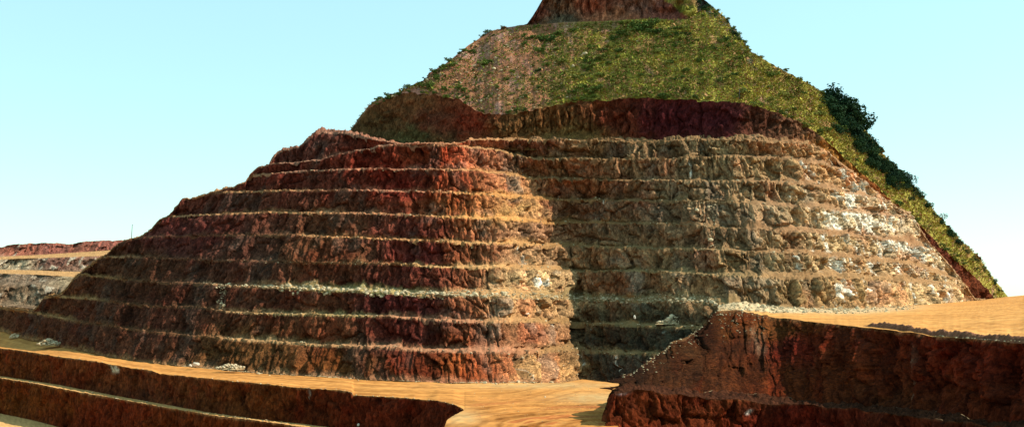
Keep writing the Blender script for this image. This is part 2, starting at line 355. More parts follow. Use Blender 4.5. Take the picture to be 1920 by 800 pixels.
# rock colour is darker along the crevices
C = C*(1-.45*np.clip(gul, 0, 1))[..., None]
fl = palette(pxg, gy, [(100,560,.42,.28,.15),(400,480,.36,.25,.16),(500,400,.5,.34,.2),(700,350,.5,.28,.2),(700,450,.52,.32,.18),(950,400,.6,.38,.18),(960,500,.5,.36,.2),(800,600,.42,.25,.17),(900,660,.42,.25,.17),(1050,600,.46,.33,.18),
     (1100,300,.36,.26,.15),(1300,380,.42,.32,.19),(1500,390,.46,.33,.21),(1650,400,.46,.33,.22),(1600,480,.46,.33,.2),(1300,560,.5,.42,.25),(1200,610,.5,.42,.24),(1600,520,.45,.34,.2),(700,545,.40,.38,.2),(600,280,.34,.22,.17),(1100,560,.45,.4,.23)])
fl = tone(fl*np.array([1.14, .91, .8]), .75*I(PX, [(0,.85),(600,.82),(950,.85),(1080,.5),(1350,.5),(1600,.64)])[None, :, None], 1.15)
fl = fl*(1+.35*fbm(G[..., 0]/3, G[..., 1]/3, 4, 37)[..., None])
wfl = np.where(kind == 1, 1.0, np.where(kind == 2, .75, 0))[:, None]*np.ones((R, NC))
wfl = np.maximum(wfl, (kind == 0)[:, None]*sstep(.93, 1., tt_)[:, None]*.8)
wfl = np.maximum(wfl, (kind == 0)[:, None]*(1-sstep(0., np.maximum(.1+.2*(fbm(u/5, ks, 2, 38)+.5), .06), tt_[:, None]*np.ones((R, NC))))*.7)
visr = np.ones((R, NC))
for k in range(1, 11):
    v = np.clip(I(PX, VIS[k]), 0, 1)
    a, b = rows_k[('f', k)]; visr[(a+b)//2:b] *= v; visr[b:b+NB+(NF//2 if k < 10 else 0)] *= v
wfl = wfl*visr
C = C*(1-wfl[..., None]) + fl*wfl[..., None]

hill = link('quarry_hill', None); struct(hill, 'terraced quarry hill of red and brown benches under a green conical summit')
q_ok = np.abs(G[1:, :-1]-G[:-1, :-1]).sum(-1) > .02
face_labels = {}
for k in range(1, 11):
    a, b = rows_k[('f', k)]
    m = q_ok[a:b-1] & (PX[:-1] < 1840)[None, :]
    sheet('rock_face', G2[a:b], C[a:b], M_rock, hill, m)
    a, b = rows_k[('b', k)]
    sheet('bench_floor', G2[a:b], C[a:b], M_floor, hill)
a = rows_k[('b', 10)][1]-1
top = sheet('upper_ledge', G2[a:], C[a:], M_floor, hill)

# ================================================================== UPPER CONE: red scarp, scrub slope, crag
sel = PX >= 640; UPX = PX[sel]; nU = len(UPX)
SIL2 = [(640,268),(655,247),(670,225),(690,200),(710,187),(750,172),(800,148),(860,100),(880,84),(920,58),(950,51),(988,46),(1000,28),(1010,12),(1020,-5),(1060,-60),(1150,-95),(1250,-60),(1290,-22),(1315,-2),(1330,9),(1360,35),(1390,75),(1410,98),(1450,122),(1500,148),(1540,172),(1580,200),(1620,240),(1655,287),(1690,324),(1720,357),(1760,405),(1800,452),(1840,492),(1870,530),(1888,553),(1920,600)]
GE = [(640,270),(660,243),(690,203),(720,187),(770,174),(830,182),(865,186),(885,205),(900,214),(960,214),(1000,205),(1040,196),(1100,189),(1200,184),(1300,188),(1380,191),(1440,205),(1500,229),(1540,257),(1580,292),(1620,327),(1680,387),(1720,417),(1770,467),(1820,512),(1860,553),(1920,610)]
CB = [(985,47),(1000,47),(1060,42),(1130,40),(1200,36),(1240,36),(1262,38),(1290,36),(1310,24),(1330,10),(1345,0)]
s2 = I(UPX, SIL2) + 1.0*fbm(UPX/7, UPX*0, 3, 90)
ge = np.maximum(smooth1(I(UPX, GE), 8)+3.2*fbm(UPX/16, UPX*0, 4, 91)+1.6*vn(UPX/4.5, UPX*0, 92), s2+.6)
cb = np.where((UPX > 985) & (UPX < 1340), I(UPX, CB), s2+.3); cb = np.maximum(cb, s2+.2); cb = np.minimum(cb, ge-.2)
bl = np.where(UPX < 880, np.maximum(I(UPX, [(640,275),(700,285),(880,285)]), ge+2), I(UPX, BL))
bl = np.maximum(bl, ge+1.0)
gub = gU0[sel] + valley(UPX, bl)
blend_u = sstep(860, 960, UPX)
D_B = (gub*(1-blend_u) + (gL0[sel]+valley(UPX, bl))*blend_u)*(350+.286*(715-bl)) + 10*blend_u + 14*(1-blend_u) - 1.0
D_B = smooth1(D_B, 45)
gsm = gU0[sel]
D_G = smooth1(D_B + .085*(bl-ge) + 1.0, 30)
D_C = D_G + .44*(ge-cb)
D_C = smooth1(D_C, 20)
D_C = np.maximum(D_C, D_G+.3)
D_T = smooth1(D_C + .09*(cb-s2) + .2, 8)
segs = [(W(UPX, bl+25, D_B-6), W(UPX, bl, D_B), 4, 'b'), (W(UPX, bl, D_B), W(UPX, ge, D_G), 34, 's'), (W(UPX, ge, D_G), W(UPX, cb, D_C), 110, 'g'), (W(UPX, cb, D_C), W(UPX, s2, D_T), 26, 'c'),
        (W(UPX, s2, D_T), W(UPX, s2+10, D_T+18), 4, 'k'), (W(UPX, s2+10, D_T+18), W(UPX, s2+120, D_T+90), 4, 'k'), (W(UPX, s2+120, D_T+90), W(UPX, 640+0*s2, D_T+220), 4, 'k')]
ur = []; ut = []; us_ = []
for A_, B_, nn, t_ in segs:
    for i in range(nn):
        t = i/nn; ur.append(A_*(1-t)+B_*t); ut.append(t_); us_.append(t)
ur.append(segs[-1][1]); ut.append('k'); us_.append(1)
H = np.array(ur); ut = np.array(ut); us_ = np.array(us_)
hpx, hy_ = PY(H)
T = np.gradient(H, axis=1)
for c in range(3):
    for r in range(len(H)): T[r, :, c] = smooth1(T[r, :, c], 8)
n = np.stack([T[..., 1], -T[..., 0], 0*T[..., 0]], -1); n /= np.linalg.norm(n, axis=-1, keepdims=True)+1e-9
uu = np.broadcast_to(U[sel], H.shape[:2]); hh = H[..., 2]
steep = np.isin(ut, ['s', 'c'])[:, None]*1.0
edge = np.where(ut == 's', np.sin(np.pi*np.clip(us_, 0, 1))**.6, np.where(ut == 'c', np.clip(us_*6, 0, 1), 0))[:, None]
f1, f2, cd = worley(uu/4.5, hh/6, 51); g1, g2, cd2 = worley(uu/1.8, hh/2.6, 52)
gl1 = np.clip((1-np.abs(vn(uu/8+.4*vn(uu/6, hh/6, 53), hh/26, 54))-.8)/.2, 0, 1)
soft = I(UPX, [(640,.8),(860,.8),(920,1.2),(1120,1.2),(1230,.9),(1420,.9),(1480,1.1),(1900,.7)])[None, :]
soft = np.where(ut[:, None] == 'c', 1.1, soft)
dS = 2.2*fbm(uu/14, hh/30, 3, 55) - 2.6*gl1*soft + (cd-.5)*4.0*soft + (cd2-.5)*1.8*soft + .5*fbm(uu/1.5, hh/2, 3, 56)
H2 = H + n*(dS*steep*edge)[..., None]
isg = (ut == 'g')[:, None]*1.0
genv = np.where(ut == 'g', np.clip(us_*12, 0, 1)*np.clip((1-us_)*12, .2, 1), np.where(ut == 'k', .3, 0))[:, None]
lump = 3.2*fbm(H[..., 0]/26, H[..., 1]/26, 3, 57) + 1.3*fbm(H[..., 0]/6, H[..., 1]/6, 4, 58)
H2[..., 2] += lump*genv
bl_edge = (ut == 'g')[:, None]*(np.exp(-us_*40))[:, None]
SC = palette(hpx, hy_, [(700,230,.20,.10,.07),(760,200,.26,.11,.08),(820,230,.24,.08,.07),(780,255,.15,.12,.08),(880,230,.30,.07,.06),(960,240,.26,.12,.08),(1050,230,.30,.12,.08),(1060,250,.34,.19,.12),(1150,220,.26,.07,.06),(1250,220,.19,.045,.06),(1350,225,.20,.05,.07),(1420,230,.24,.09,.08),(1480,245,.3,.14,.12),(1560,290,.5,.22,.12),(1640,360,.45,.16,.1),(1700,420,.28,.09,.08),(1760,480,.26,.08,.07),(1830,550,.26,.08,.06)], 60, 30)
SC = tone(SC, I(UPX, [(640,.5),(900,.5),(1100,.42),(1230,.30),(1440,.30),(1520,.5),(1640,.45),(1900,.36)])[None, :, None], 1.3)  # shadow lying on the scarp is put into its colour, deepest mid-way
SC = SC*np.array([.95, 1.12, .72])*(1+.45*fbm(uu/5, hh/5, 4, 61)[..., None])*(.85+.3*cd2[..., None])
CC = palette(hpx, hy_, [(1010,20,.20,.07,.05),(1050,15,.22,.12,.08),(1050,35,.12,.10,.07),(1110,10,.28,.09,.06),(1150,30,.3,.14,.09),(1200,5,.24,.12,.09),(1250,20,.22,.09,.07)], 30, 15)
CC = tone(CC, .75, 1.25)
CC = CC*(1+.5*fbm(uu/3, hh/9, 4, 62)[..., None])*(.7+.6*cd2[..., None])
brn = np.array([.25, .105, .055]); gr1 = np.array([.20, .18, .03]); gr2 = np.array([.30, .25, .05])
gx = hpx + 30*fbm(uu/20, hh/20, 3, 63)
gx = gx + 45*fbm(uu/9, hh/9, 3, 69)
wgr = sstep(960, 1150, gx + (hy_-120)*.35)
wgr = np.clip(wgr - .7*sstep(.05, .5, fbm(uu/6, hh/5, 4, 64)), 0, 1)
yel = sstep(-.3, .4, fbm(uu/12, hh/8, 4, 65) + (hpx-1200)/900)
GC = brn*(1-wgr[..., None]) + (gr1*(1-yel[..., None])+gr2*yel[..., None])*wgr[..., None]
pk = sstep(.0, .5, fbm(uu/9+4, hh/6, 3, 66))[..., None]*(1-wgr[..., None])*.5
GC = GC*(1-pk) + pk*np.array([.36, .2, .17])
GC = GC*(1+.35*fbm(uu/1.6, hh/1.3, 4, 67)[..., None])
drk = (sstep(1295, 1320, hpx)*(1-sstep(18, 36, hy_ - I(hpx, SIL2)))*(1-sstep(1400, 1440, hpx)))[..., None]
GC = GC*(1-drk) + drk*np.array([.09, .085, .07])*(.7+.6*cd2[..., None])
gw = sstep(0, 8, hpx-(1243+hy_*1.25)+6*fbm(uu/3, hh/3, 3, 68))[..., None]*(ut == 'c')[:, None, None]
CC = CC*(1-gw)+GC*gw
HC = np.where((ut == 'c')[:, None, None], CC, np.where((ut == 's')[:, None, None] | (ut == 'b')[:, None, None], SC, GC))
def uslice(ch):
    i = np.where(ut == ch)[0]; return i[0], i[-1]+2
for ch, nm, mt in (('s', 'red_scarp', M_rock), ('g', 'green_slope', M_soil), ('c', 'summit_crag', M_rock), ('k', 'far_slope', M_soil)):
    a, b = uslice(ch); b = min(b, len(H2))
    mk = (np.abs(H[a+1:b, :-1]-H[a:b-1, :-1]).sum(-1) > .015)
    if ch == 's': a = 0; mk = None
    P_, Cc = H2[a:b], HC[a:b].copy()
    if ch in 'gc': Cc[-1] = Cc[-2]
    if ch == 's': Cc[-1] = Cc[-2]
    sheet(nm, P_, Cc, mt, hill, mk)

# ================================================================== ROAD AND LOWER CLIFFS (left foreground)
CR = [(-90,640),(0,652),(50,658),(110,668),(180,677),(215,684),(250,690),(285,694),(300,700),(400,710),(460,716),(500,719),(560,726),(640,731),(660,734),(663,740),(740,744),(820,750),(850,757),(872,768)]
crD = [(-90,540),(0,505),(100,460),(200,425),(300,388),(400,357),(500,336),(600,322),(700,308),(800,293),(872,268)]
def road_sheet():
    px = np.sort(np.concatenate([np.arange(-90, 1321, 1.5), [872.]]))
    px = px[(np.abs(px-872) > .4) | (px == 872)]
    y0 = I(px, K[0]); D0 = np.interp(px, PX, DT(I(PX, K[0])))+3
    A_ = W(px, y0, D0); A_[:, 2] -= .0
    def zb(D, DA, zA): return zA + (-29.1-zA)*np.clip((DA-D)/45, 0, 1)
    def rough(P_, f=1): return (.16*fbm(P_[:, 0]/4, P_[:, 1]/4, 3, 72)+.10*fbm(P_[:, 0]/30, (P_[:, 1]-P_[:, 0]*.2)/2, 2, 73))*f
    def block(sel, near):
        q = px[sel]; A1 = A_[sel]; 
        DB = np.where(q > 1160, 258, 178) if near else I(q, crD)
        zB = -29.1+0*q if near else (HY-I(q, CR))/F*DB
        out = []
        for i in range(181):
            t = i/180; D = A1[:, 1]*(1-t)+DB*t; P_ = W(q, 700, D)
            P_[:, 2] = zb(D, A1[:, 1], A1[:, 2]) + (zB-zb(DB, A1[:, 1], A1[:, 2]))*t
            if i == 180 and not near: P_[:, 2] -= .8*vn(q/5, q*0, 71)*DB/F
            elif i: P_[:, 2] += rough(P_)*np.where(np.abs(q-872) < .8, 1, 1)
            out.append(P_)
        return np.array(out)
    LB = [(0,872),(.06,862),(.16,848),(.25,838),(.5,830),(1,818)]
    rr = []
    for t in np.linspace(0, 1, 90):
        l = I(t, LB); p = l+(872-l)*np.linspace(0, 1, 40); D = 268-t*90+0*p
        Pq = W(p, 700, D); Pq[:, 2] = -29.1+rough(Pq); rr.append(Pq)
    return block(px <= 872.01, False), block(px >= 871.99, True), np.array(rr)
P, Q, Q2 = road_sheet()
def road_col(P):
    px, y = PY(P); x, d = P[..., 0], P[..., 1]
    base = np.array([.42, .18, .048])
    # wheel streaks: along the road, and turning round the bend
    r = np.hypot(x-27, d-232)
    rd = np.interp(px.ravel(), PX, DT(I(PX, K[0]))).reshape(px.shape) - d
    s1 = fbm(rd/5, x/60, 4, 75); s2_ = fbm(r/3.2, np.arctan2(d-232, x-27)*2.2, 4, 76)
    w = sstep(.0, 1., (y-735)/30)*sstep(860, 900, px)
    s = s1*(1-w)+s2_*w*2.6
    fs = fbm(rd/1.1, x/25, 3, 78)*(1-w)+fbm(r/.9, np.arctan2(d-232, x-27)*3, 3, 79)*w
    c = base*(1+.42*s[..., None]*np.array([.8, 1.0, 1.2])+.22*fs[..., None]+.25*fbm(x/1.6, d/3, 4, 80)[..., None]+.2*fbm(x/12, d/14, 3, 81)[..., None])
    dk = sstep(.08, .35, s2_)*w*.6
    c = c*(1-dk[..., None]*np.array([.7, 1, 1.]))
    tr = 0
    for q in (22, 25, 31, 34.5, 42, 45, 52, 60, 63): tr = tr + np.exp(-((r-q-1.2*vn(np.arctan2(d-232, x-27)*3, r*0+q, 82))/.55)**2)
    for q in (9, 11.5, 17, 20, 24): tr = tr + (1-w)*.6*np.exp(-((rd-q-2*vn(x/30, x*0+q, 83))/.6)**2)
    c = c*(1-.38*np.clip(tr*np.where(w > .02, w, 1-w), 0, 1)*(.6+.4*vn(x/3, d/3, 84)))[..., None]
    gp = (np.exp(-(((px-1120)/70)**2+((y-745)/10)**2))*.8+np.exp(-(((px-1020)/160)**2+((y-722)/6)**2))*.7 + np.exp(-(((px-865)/35)**2+((y-782)/14)**2))*.7)*(.6+.4*fbm(x/1.5, d/1.5, 3, 77))
    gp = np.clip(gp, 0, 1)[..., None]
    c = c*(1-gp)+gp*np.array([.40, .33, .17])
    return c
haul = link('haul_road', None); struct(haul)
def two_sheets(name, Ps, Cs, mat, parent=None):
    V = []; Fs = []; CL = []; o = 0
    for P_, C_ in zip(Ps, Cs):
        R_, C2 = P_.shape[:2]; idx = np.arange(R_*C2).reshape(R_, C2)+o
        Fs.append(np.stack([idx[:-1, :-1], idx[:-1, 1:], idx[1:, 1:], idx[1:, :-1]], -1).reshape(-1, 4))
        V.append(P_.reshape(-1, 3)); CL.append(C_.reshape(-1, 3)); o += R_*C2
    return link(name, mesh_from(name, np.concatenate(V), np.concatenate(Fs), np.concatenate(CL), mat), parent)
bpy.data.objects.remove(haul)
haul = two_sheets('haul_road', [P, Q, Q2], [road_col(P), road_col(Q), road_col(Q2)], M_road); struct(haul, 'orange dirt haul road curving round the foot of the terraced hill')

def cliff(name, crest, toe, nrow, pal, seed, mul=(1.25, .78, .60), amp=1.0, rockamt=1.0, smooth=False, ribs=0.0, flip=1, vein=None, crumb=1.0):
    """steep face between two polylines of world points (N,3)"""
    seg = np.linalg.norm(np.diff(crest[:, :2], axis=0), axis=1); uu = np.concatenate([[0], np.cumsum(seg)])
    rr = np.array([crest*(1-t)+toe*t for t in np.linspace(0, 1, nrow)])
    tt = np.linspace(0, 1, nrow)[:, None]
    T = np.gradient(rr, axis=1)
    for c in range(3):
        for r in range(nrow): T[r, :, c] = smooth1(T[r, :, c], 5)
    n = np.stack([T[..., 1], -T[..., 0], 0*T[..., 0]], -1)*flip; n /= np.linalg.norm(n, axis=-1, keepdims=True)+1e-9
    u = np.broadcast_to(uu, rr.shape[:2]); h = rr[..., 2]
    wp = fbm(u/6, h/7, 3, seed)
    gul = np.clip((1-np.abs(vn(u/7+wp*.5, h/25, seed+1))-.8)/.2, 0, 1)
    f1, f2, cd = worley(u/3.2+wp*.3, h/4.5, seed+2); _, _, cd2 = worley(u/1.2, h/1.8, seed+3)
    rb = np.sqrt(np.clip(1-np.abs(((u/2+wp) % 1)*2-1)**2, 0, 1))
    q1, q2, qid = worley(u/7+wp*.4, h/10, seed+20)
    d = amp*((qid-.5)*2.0*rockamt-1.0*np.exp(-((q2-q1)/.07)**2) + 1.8*fbm(u/16, h/30, 3, seed+4) - 1.7*gul*rockamt + (cd-.5)*1.3*rockamt + (cd2-.5)*.6*rockamt + ribs*.5*rb + .5*fbm(u/1.6, h/2, 3, seed+5) + .25*fbm(u/.5, h/.6, 2, seed+6))
    env = .12+.88*np.sin(np.pi*np.clip(tt, 0, 1))**.6
    P = rr + n*(d*env)[..., None]
    px, y = PY(rr)
    c = tone(palette(px, y, pal, 110, 40), .34, 1.4)*np.array(mul)
    c = c*(1+.4*fbm(u/6, h/5, 4, seed+7)[..., None])*(1+.3*fbm(u/1.8, h/3, 4, seed+8)[..., None])*(.8+.4*cd2[..., None])
    rd = sstep(.05, .5, fbm(u/9, h/6, 3, seed+9))[..., None]*.6
    c = c*(1-rd*np.array([-.1, .35, .4]))
    c = c*(1-.4*gul)[..., None]
    cw = crumb*(1-sstep(0, np.maximum(.035+.05*(fbm(u/3, h*0, 3, seed+12)+.4), .02), tt*np.ones_like(u)))[..., None]*.7
    c = c*(1-cw)+cw*np.array([.30, .15, .06])
    if vein is not None:
        for vx, vy, sx, sy, sl, col in vein:
            w = np.exp(-(((px-vx-sl*(y-vy)+4*vn(y/9, y*0, seed))/sx)**2+((y-vy)/sy)**4))*(.6+.5*vn(u/.9, h/1.5, seed+11))
            w = np.clip(w, 0, 1)[..., None]; c = c*(1-w)+w*np.array(col)
    return P, c
# upper of the two left foreground walls
lp = np.arange(-90, 873, 1.5)
crestW = W(lp, I(lp, CR)+.8*vn(lp/5, lp*0, 71), I(lp, crD))
toe1y = I(lp, [(-90,690),(0,704),(100,719),(200,738),(300,756),(400,774),(500,787),(560,793),(620,800),(700,806),(820,808),(872,800)])
toe1 = W(lp, toe1y, I(lp, crD)-3.5)
Pc, Cc = cliff('x', crestW, toe1, 40, [(50,680,.24,.11,.06),(200,710,.25,.12,.07),(350,740,.22,.12,.07),(450,745,.22,.11,.06),(600,770,.17,.07,.04),(700,770,.19,.065,.03),(800,780,.16,.06,.03),(250,740,.18,.09,.06)], 101, rockamt=.8, amp=.75,
               vein=[(212,690,3,9,.25,(.75,.62,.4)),(218,690,2,8,.2,(.7,.58,.4)),(580,738,1.5,12,0,(.45,.36,.28))])
low = link('pit_wall', None); struct(low, 'dark red pit walls dropping below the haul road in two steps')
sheet('rock_face', Pc, Cc, M_rock, low)
# short end wall facing the pit
ep = np.array([(872,268,768),(862,262,0),(848,253,0),(838,244,0),(830,220,0),(818,173,0)], float)
tq = np.linspace(0, 1, 120); exx = np.interp(tq, np.linspace(0, 1, 6), ep[:, 0]); eD = np.interp(tq, np.linspace(0, 1, 6), ep[:, 1])
eC = W(exx, 700, eD); eC[:, 2] = -29.2; eT = eC.copy(); eT[:, 2] = -40.5; eT[:, 0] -= 3.5
Pe, Ce = cliff('x', eC, eT, 24, [(840,790,.2,.1,.05)], 131, flip=1, amp=.6)
sheet('end_wall', Pe, Ce, M_rock, low)
# narrow shelf
c2y = I(lp, [(-90,694),(0,708),(60,717),(120,729),(200,743),(300,761),(400,778),(470,786),(560,798),(640,812),(872,840)])
c2D = I(lp, crD)-3.5-I(lp, [(-90,30),(0,28),(200,20),(400,14),(560,14),(872,22)])
c2 = W(lp, c2y+.6*vn(lp/4, lp*0, 111), c2D)
sh = np.array([toe1*(1-t)+c2*t for t in np.linspace(0, 1, 10)]); sh[1:-1, :, 2] += .35*fbm(sh[1:-1, :, 0]/1.5, sh[1:-1, :, 1]/1.5, 3, 112)
shc = np.ones(sh.shape)*np.array([.50, .26, .09])*(1+.25*fbm(sh[..., 0]/2, sh[..., 1]/2, 3, 113)[..., None])
sheet('shelf_floor', sh, shc, M_floor, low)
# lower wall
t2 = W(lp, c2y+I(lp, [(-90,60),(0,66),(100,72),(400,90),(872,100)]), c2D-4)
Pc, Cc = cliff('x', c2, t2, 36, [(50,745,.24,.12,.06),(200,780,.22,.08,.05),(350,790,.2,.09,.05)], 121, rockamt=.8, amp=.8)
sheet('rock_face', Pc, Cc, M_rock, low)
# bottom of the pit
bf = np.array([t2*(1-t)+ (W(lp, 1000, 240+0*lp))*t for t in np.linspace(0, 1, 50)])
ztoe = t2[:, 2]
for i, t in enumerate(np.linspace(0, 1, 50)):
    bf[i, :, 2] = ztoe*(1-t)+(-55)*t + (.25*fbm(bf[i, :, 0]/3, bf[i, :, 1]/3, 3, 122) if i else 0)
bfc = np.ones(bf.shape)*np.array([.5, .27, .1])*(1+.3*fbm(bf[..., 0]/6, bf[..., 1]/1.3, 4, 123)[..., None])
pf = sheet('pit_floor', bf, bfc, M_road); struct(pf)

# ================================================================== RIGHT FOREGROUND PLATEAU
rp_ = np.arange(1143, 3101, 1.4)
Ey = I(rp_, [(1143,736),(1150,728),(1165,722),(1180,706),(1210,682),(1240,661),(1262,640),(1290,628),(1312,618),(1330,598),(1345,584),(1370,581),(1400,586),(1440,593),(1500,600),(1560,607),(1640,615),(1720,624),(1750,630),(1850,637),(1920,641),(2010,650)])
ED = smooth1(I(rp_, [(1143,247),(1180,262),(1240,290),(1345,328),(1440,322),(1500,302),(1560,280),(1640,252),(1720,228),(1800,210),(1920,188),(2010,178)]), 22)
Ey = Ey + (1.4+2.6*(rp_ < 1440))*fbm(rp_/18, rp_*0, 4, 141); EW = W(rp_, Ey, ED)
Ly = I(rp_, [(1143,738),(1165,724),(1200,722),(1240,728),(1340,738),(1400,744),(1500,752),(1560,757),(1700,772),(1920,800),(2010,810)])
LD = I(rp_, [(1143,246),(1180,250),(1240,256),(1345,264),(1440,264),(1500,256),(1640,228),(1720,212),(1800,196),(1920,175),(2010,165)])
LW = W(rp_, np.maximum(Ly-4*sstep(1180, 1260, rp_)+9*fbm(rp_/30, rp_*0, 4, 142), Ey+.5), LD)
PALR = [(1200,690,.085,.05,.035),(1260,660,.09,.055,.035),(1330,620,.10,.05,.03),(1300,700,.09,.05,.03),(1380,640,.11,.05,.028),(1420,620,.27,.14,.08),(1400,700,.16,.07,.035),(1480,650,.2,.05,.025),(1560,640,.2,.07,.035),(1600,690,.22,.08,.045),(1700,660,.21,.065,.025),(1800,680,.25,.065,.02),(1900,700,.22,.06,.02),(1500,720,.22,.08,.04),(1800,740,.17,.06,.03),(1650,740,.14,.06,.04),(1780,650,.22,.06,.02)]
Pm, Cm = cliff('x', EW, LW, 100, PALR, 151, mul=(1.1, .80, .54), amp=1.45, rockamt=1.15, crumb=.5, 
               vein=[(1704,668,6,22,.1,(.17,.09,.055)),(1705,715,3,34,-.03,(.22,.11,.065)),(1420,640,12,26,.1,(.16,.09,.05))])
plat = link('plateau', None); struct(plat, 'flat dirt plateau with a dark red cut face in the right foreground')
sheet('rock_face', Pm, Cm, M_rock, plat)
# broken ground shed onto the slope on the left of the heap
# ledge below, then the lower wall that ends beside the road
pathpx = np.concatenate([np.linspace(1215, 1146, 50), np.linspace(1146, 1150, 12)[1:], np.arange(1151.4, 3101, 1.4)])
pd = np.concatenate([np.linspace(275, 246, 50), np.linspace(246, 238, 12)[1:], I(np.arange(1151.4, 3101, 1.4), [(1151,237),(1180,238),(1240,243),(1345,250),(1440,250),(1500,243),(1640,216),(1720,199),(1920,168),(2010,158)])])
zL = -(I(pathpx, [(1143,736),(1180,732),(1240,736),(1340,746),(1400,751),(1560,762),(1700,778),(1920,806)])-HY)/F*pd; zL[:50] = zL[50]
yy_ = HY - zL/pd*F
c3 = W(pathpx, yy_ + 5*fbm(pathpx/25, pathpx*0, 4, 160), pd)
m0 = len(pathpx)-len(np.arange(1151.4, 3101, 1.4))
off = np.ones(len(pathpx))
t3 = c3.copy(); dirx = np.where(np.arange(len(pathpx)) < m0-8, -1.0, I(pathpx, [(1146,-1.),(1180,-.5),(1240,0.)])); t3[:, 0] += dirx*2.6; t3[:, 1] -= 3.5*np.clip(1-np.abs(dirx)*.6, 0, 1); t3[:, 2] = np.minimum(t3[:, 2]-7.5, -30.5)
Pl, Cl = cliff('x', c3, t3, 40, [(1160,760,.2,.09,.06),(1240,770,.17,.07,.04),(1350,770,.16,.07,.04),(1500,780,.15,.05,.025),(1700,790,.12,.05,.03)], 161, amp=1.0, rockamt=1., crumb=.15, vein=[(1170,732,9,8,-.6,(.4,.36,.38)),(1408,772,4,5,-.8,(.55,.5,.42))])
sheet('rock_face', Pl, Cl, M_rock, plat)
# the ledge between
inn = np.stack([np.interp(pathpx, rp_, LW[:, i]) for i in range(3)], -1)
inn[:m0, 0] += 6; inn[:m0, 1] = np.maximum(inn[:m0, 1], c3[:m0, 1])
lg = np.array([inn*(1-t)+c3*t for t in np.linspace(0, 1, 9)]); lg[1:-1, :, 2] += 1.1*fbm(lg[1:-1, :, 0]/1.6, lg[1:-1, :, 1]/1.6, 3, 165)
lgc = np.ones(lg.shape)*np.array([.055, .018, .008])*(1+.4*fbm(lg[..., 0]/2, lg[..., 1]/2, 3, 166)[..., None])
sheet('bench_floor', lg, lgc, M_rock, plat)
# floor under it, reaching out below the frame
out = t3.copy(); out[:, 1] -= 70; fb = np.array([t3*(1-t)+out*t for t in np.linspace(0, 1, 12)]); fb[..., 2] += .3*fbm(fb[..., 0]/3, fb[..., 1]/3, 3, 167)
sheet('lower_floor', fb[:, m0-6:], (np.ones(fb.shape)*np.array([.45, .34, .2]))[:, m0-6:], M_floor, plat)
# back of the heap (hidden side), px 1143..1400
bk = rp_ < 1420
Bk = EW[bk].copy(); e1 = Bk.copy(); e1[:, 1] += 16; e1[:, 2] = e1[:, 2]-6.5 ; e2 = e1.copy(); e2[:, 1] += 14; e2[:, 2] = -30
bs = np.array([Bk*(1-t)+e1*t for t in np.linspace(0, 1, 8)]+[e1*(1-t)+e2*t for t in np.linspace(0, 1, 10)[1:]])
bs[1:, :, 2] += .6*fbm(bs[1:, :, 0]/4, bs[1:, :, 1]/4, 3, 168)
sheet('back_slope', bs, np.ones(bs.shape)*np.array([.3, .22, .14])*(1+.3*fbm(bs[..., 0]/2, bs[..., 1]/2, 3, 169)[..., None]), M_floor, plat)
# top surface
sp_ = rp_ >= 1345
Es = EW[sp_]; pp = rp_[sp_]
by = I(pp, [(1345,574),(1440,574),(1500,577),(1560,578),(1620,577),(1700,573),(1830,563),(1888,556),(1920,553),(2010,552)])
bD = np.interp(pp, PX, DT(I(PX, [(1345,574),(1560,578),(1700,573),(1830,563),(1920,553)])))+4
bD = np.where(pp < 1920, bD, bD[pp < 1920][-1])
Bs = W(pp, by, bD)
tsf = np.array([Es*(1-t)+Bs*t for t in np.linspace(0, 1, 90)])
px_, y_ = PY(tsf)
x_, d_ = tsf[..., 0], tsf[..., 1]
tsf[1:-1, :, 2] += .13*fbm(x_[1:-1]/4, d_[1:-1]/4, 3, 171)
heap = (np.exp(-((px_-1395)/50)**2)*1.0 + .55*np.exp(-((px_-1480)/50)**2))*np.exp(-((d_-352)/16)**2)
tsf[1:-1, :, 2] += (heap*(1.9+.9*fbm(x_/2.2, d_/2.2, 4, 172)))[1:-1]
s = fbm((d_-.35*x_)/2.2, x_/34, 4, 173)
tc_ = np.array([.46, .215, .062])*(1+.4*s[..., None]*np.array([.7, 1, 1.3])+.25*fbm(x_/1.6, d_/3, 4, 176)[..., None]+.2*fbm((d_-.2*x_)/1.0, x_/20, 3, 175)[..., None])
rubw = np.clip(np.maximum(sstep(.1, .4, heap), np.exp(-((y_-(by[None, :]+4))/6)**2)*(1-sstep(1600, 1800, px_))*.9), 0, 1)[..., None]
tc_ = tc_*(1-rubw)+rubw*np.array([.45, .33, .19])*(1+.35*fbm(x_/1.3, d_/1.3, 3, 174)[..., None])
sheet('plateau_top', tsf, tc_, M_road, plat)
# soil windrow along the edge
wp = rp_[(rp_ > 1618)]; wi = rp_ > 1618
We = EW[wi]; bw = []
hgt = I(wp, [(1618,0),(1640,.9),(1690,1.6),(1720,1.2),(1760,1.3),(1850,1.2),(2010,1.3)])*(1+.45*fbm(wp/25, wp*0, 4, 181)+.12*vn(wp/4, wp*0, 184))
dirv = np.array([.30, 1.0])
shift = I(wp, [(1618,9),(1680,9),(1760,5),(1850,3.),(2010,2.5)])
for t in np.linspace(0, 1, 17):
    P = We.copy(); o_ = shift+(t-.5)*6.5
    P[:, 0] += dirv[0]*o_; P[:, 1] += dirv[1]*o_
    P[:, 2] += -.15+hgt*np.sin(np.pi*t)**.8 + .45*fbm(P[:, 0]/.9, P[:, 1]/.9, 4, 182)*np.sin(np.pi*t) + .012*o_
    bw.append(P)
bw = np.array(bw)
bwc = np.ones(bw.shape)*np.array([.16, .07, .04])*(1+.5*fbm(bw[..., 0]/.8, bw[..., 1]/.8, 3, 183)[..., None])
sheet('soil_berm', bw, bwc, M_soil, plat)

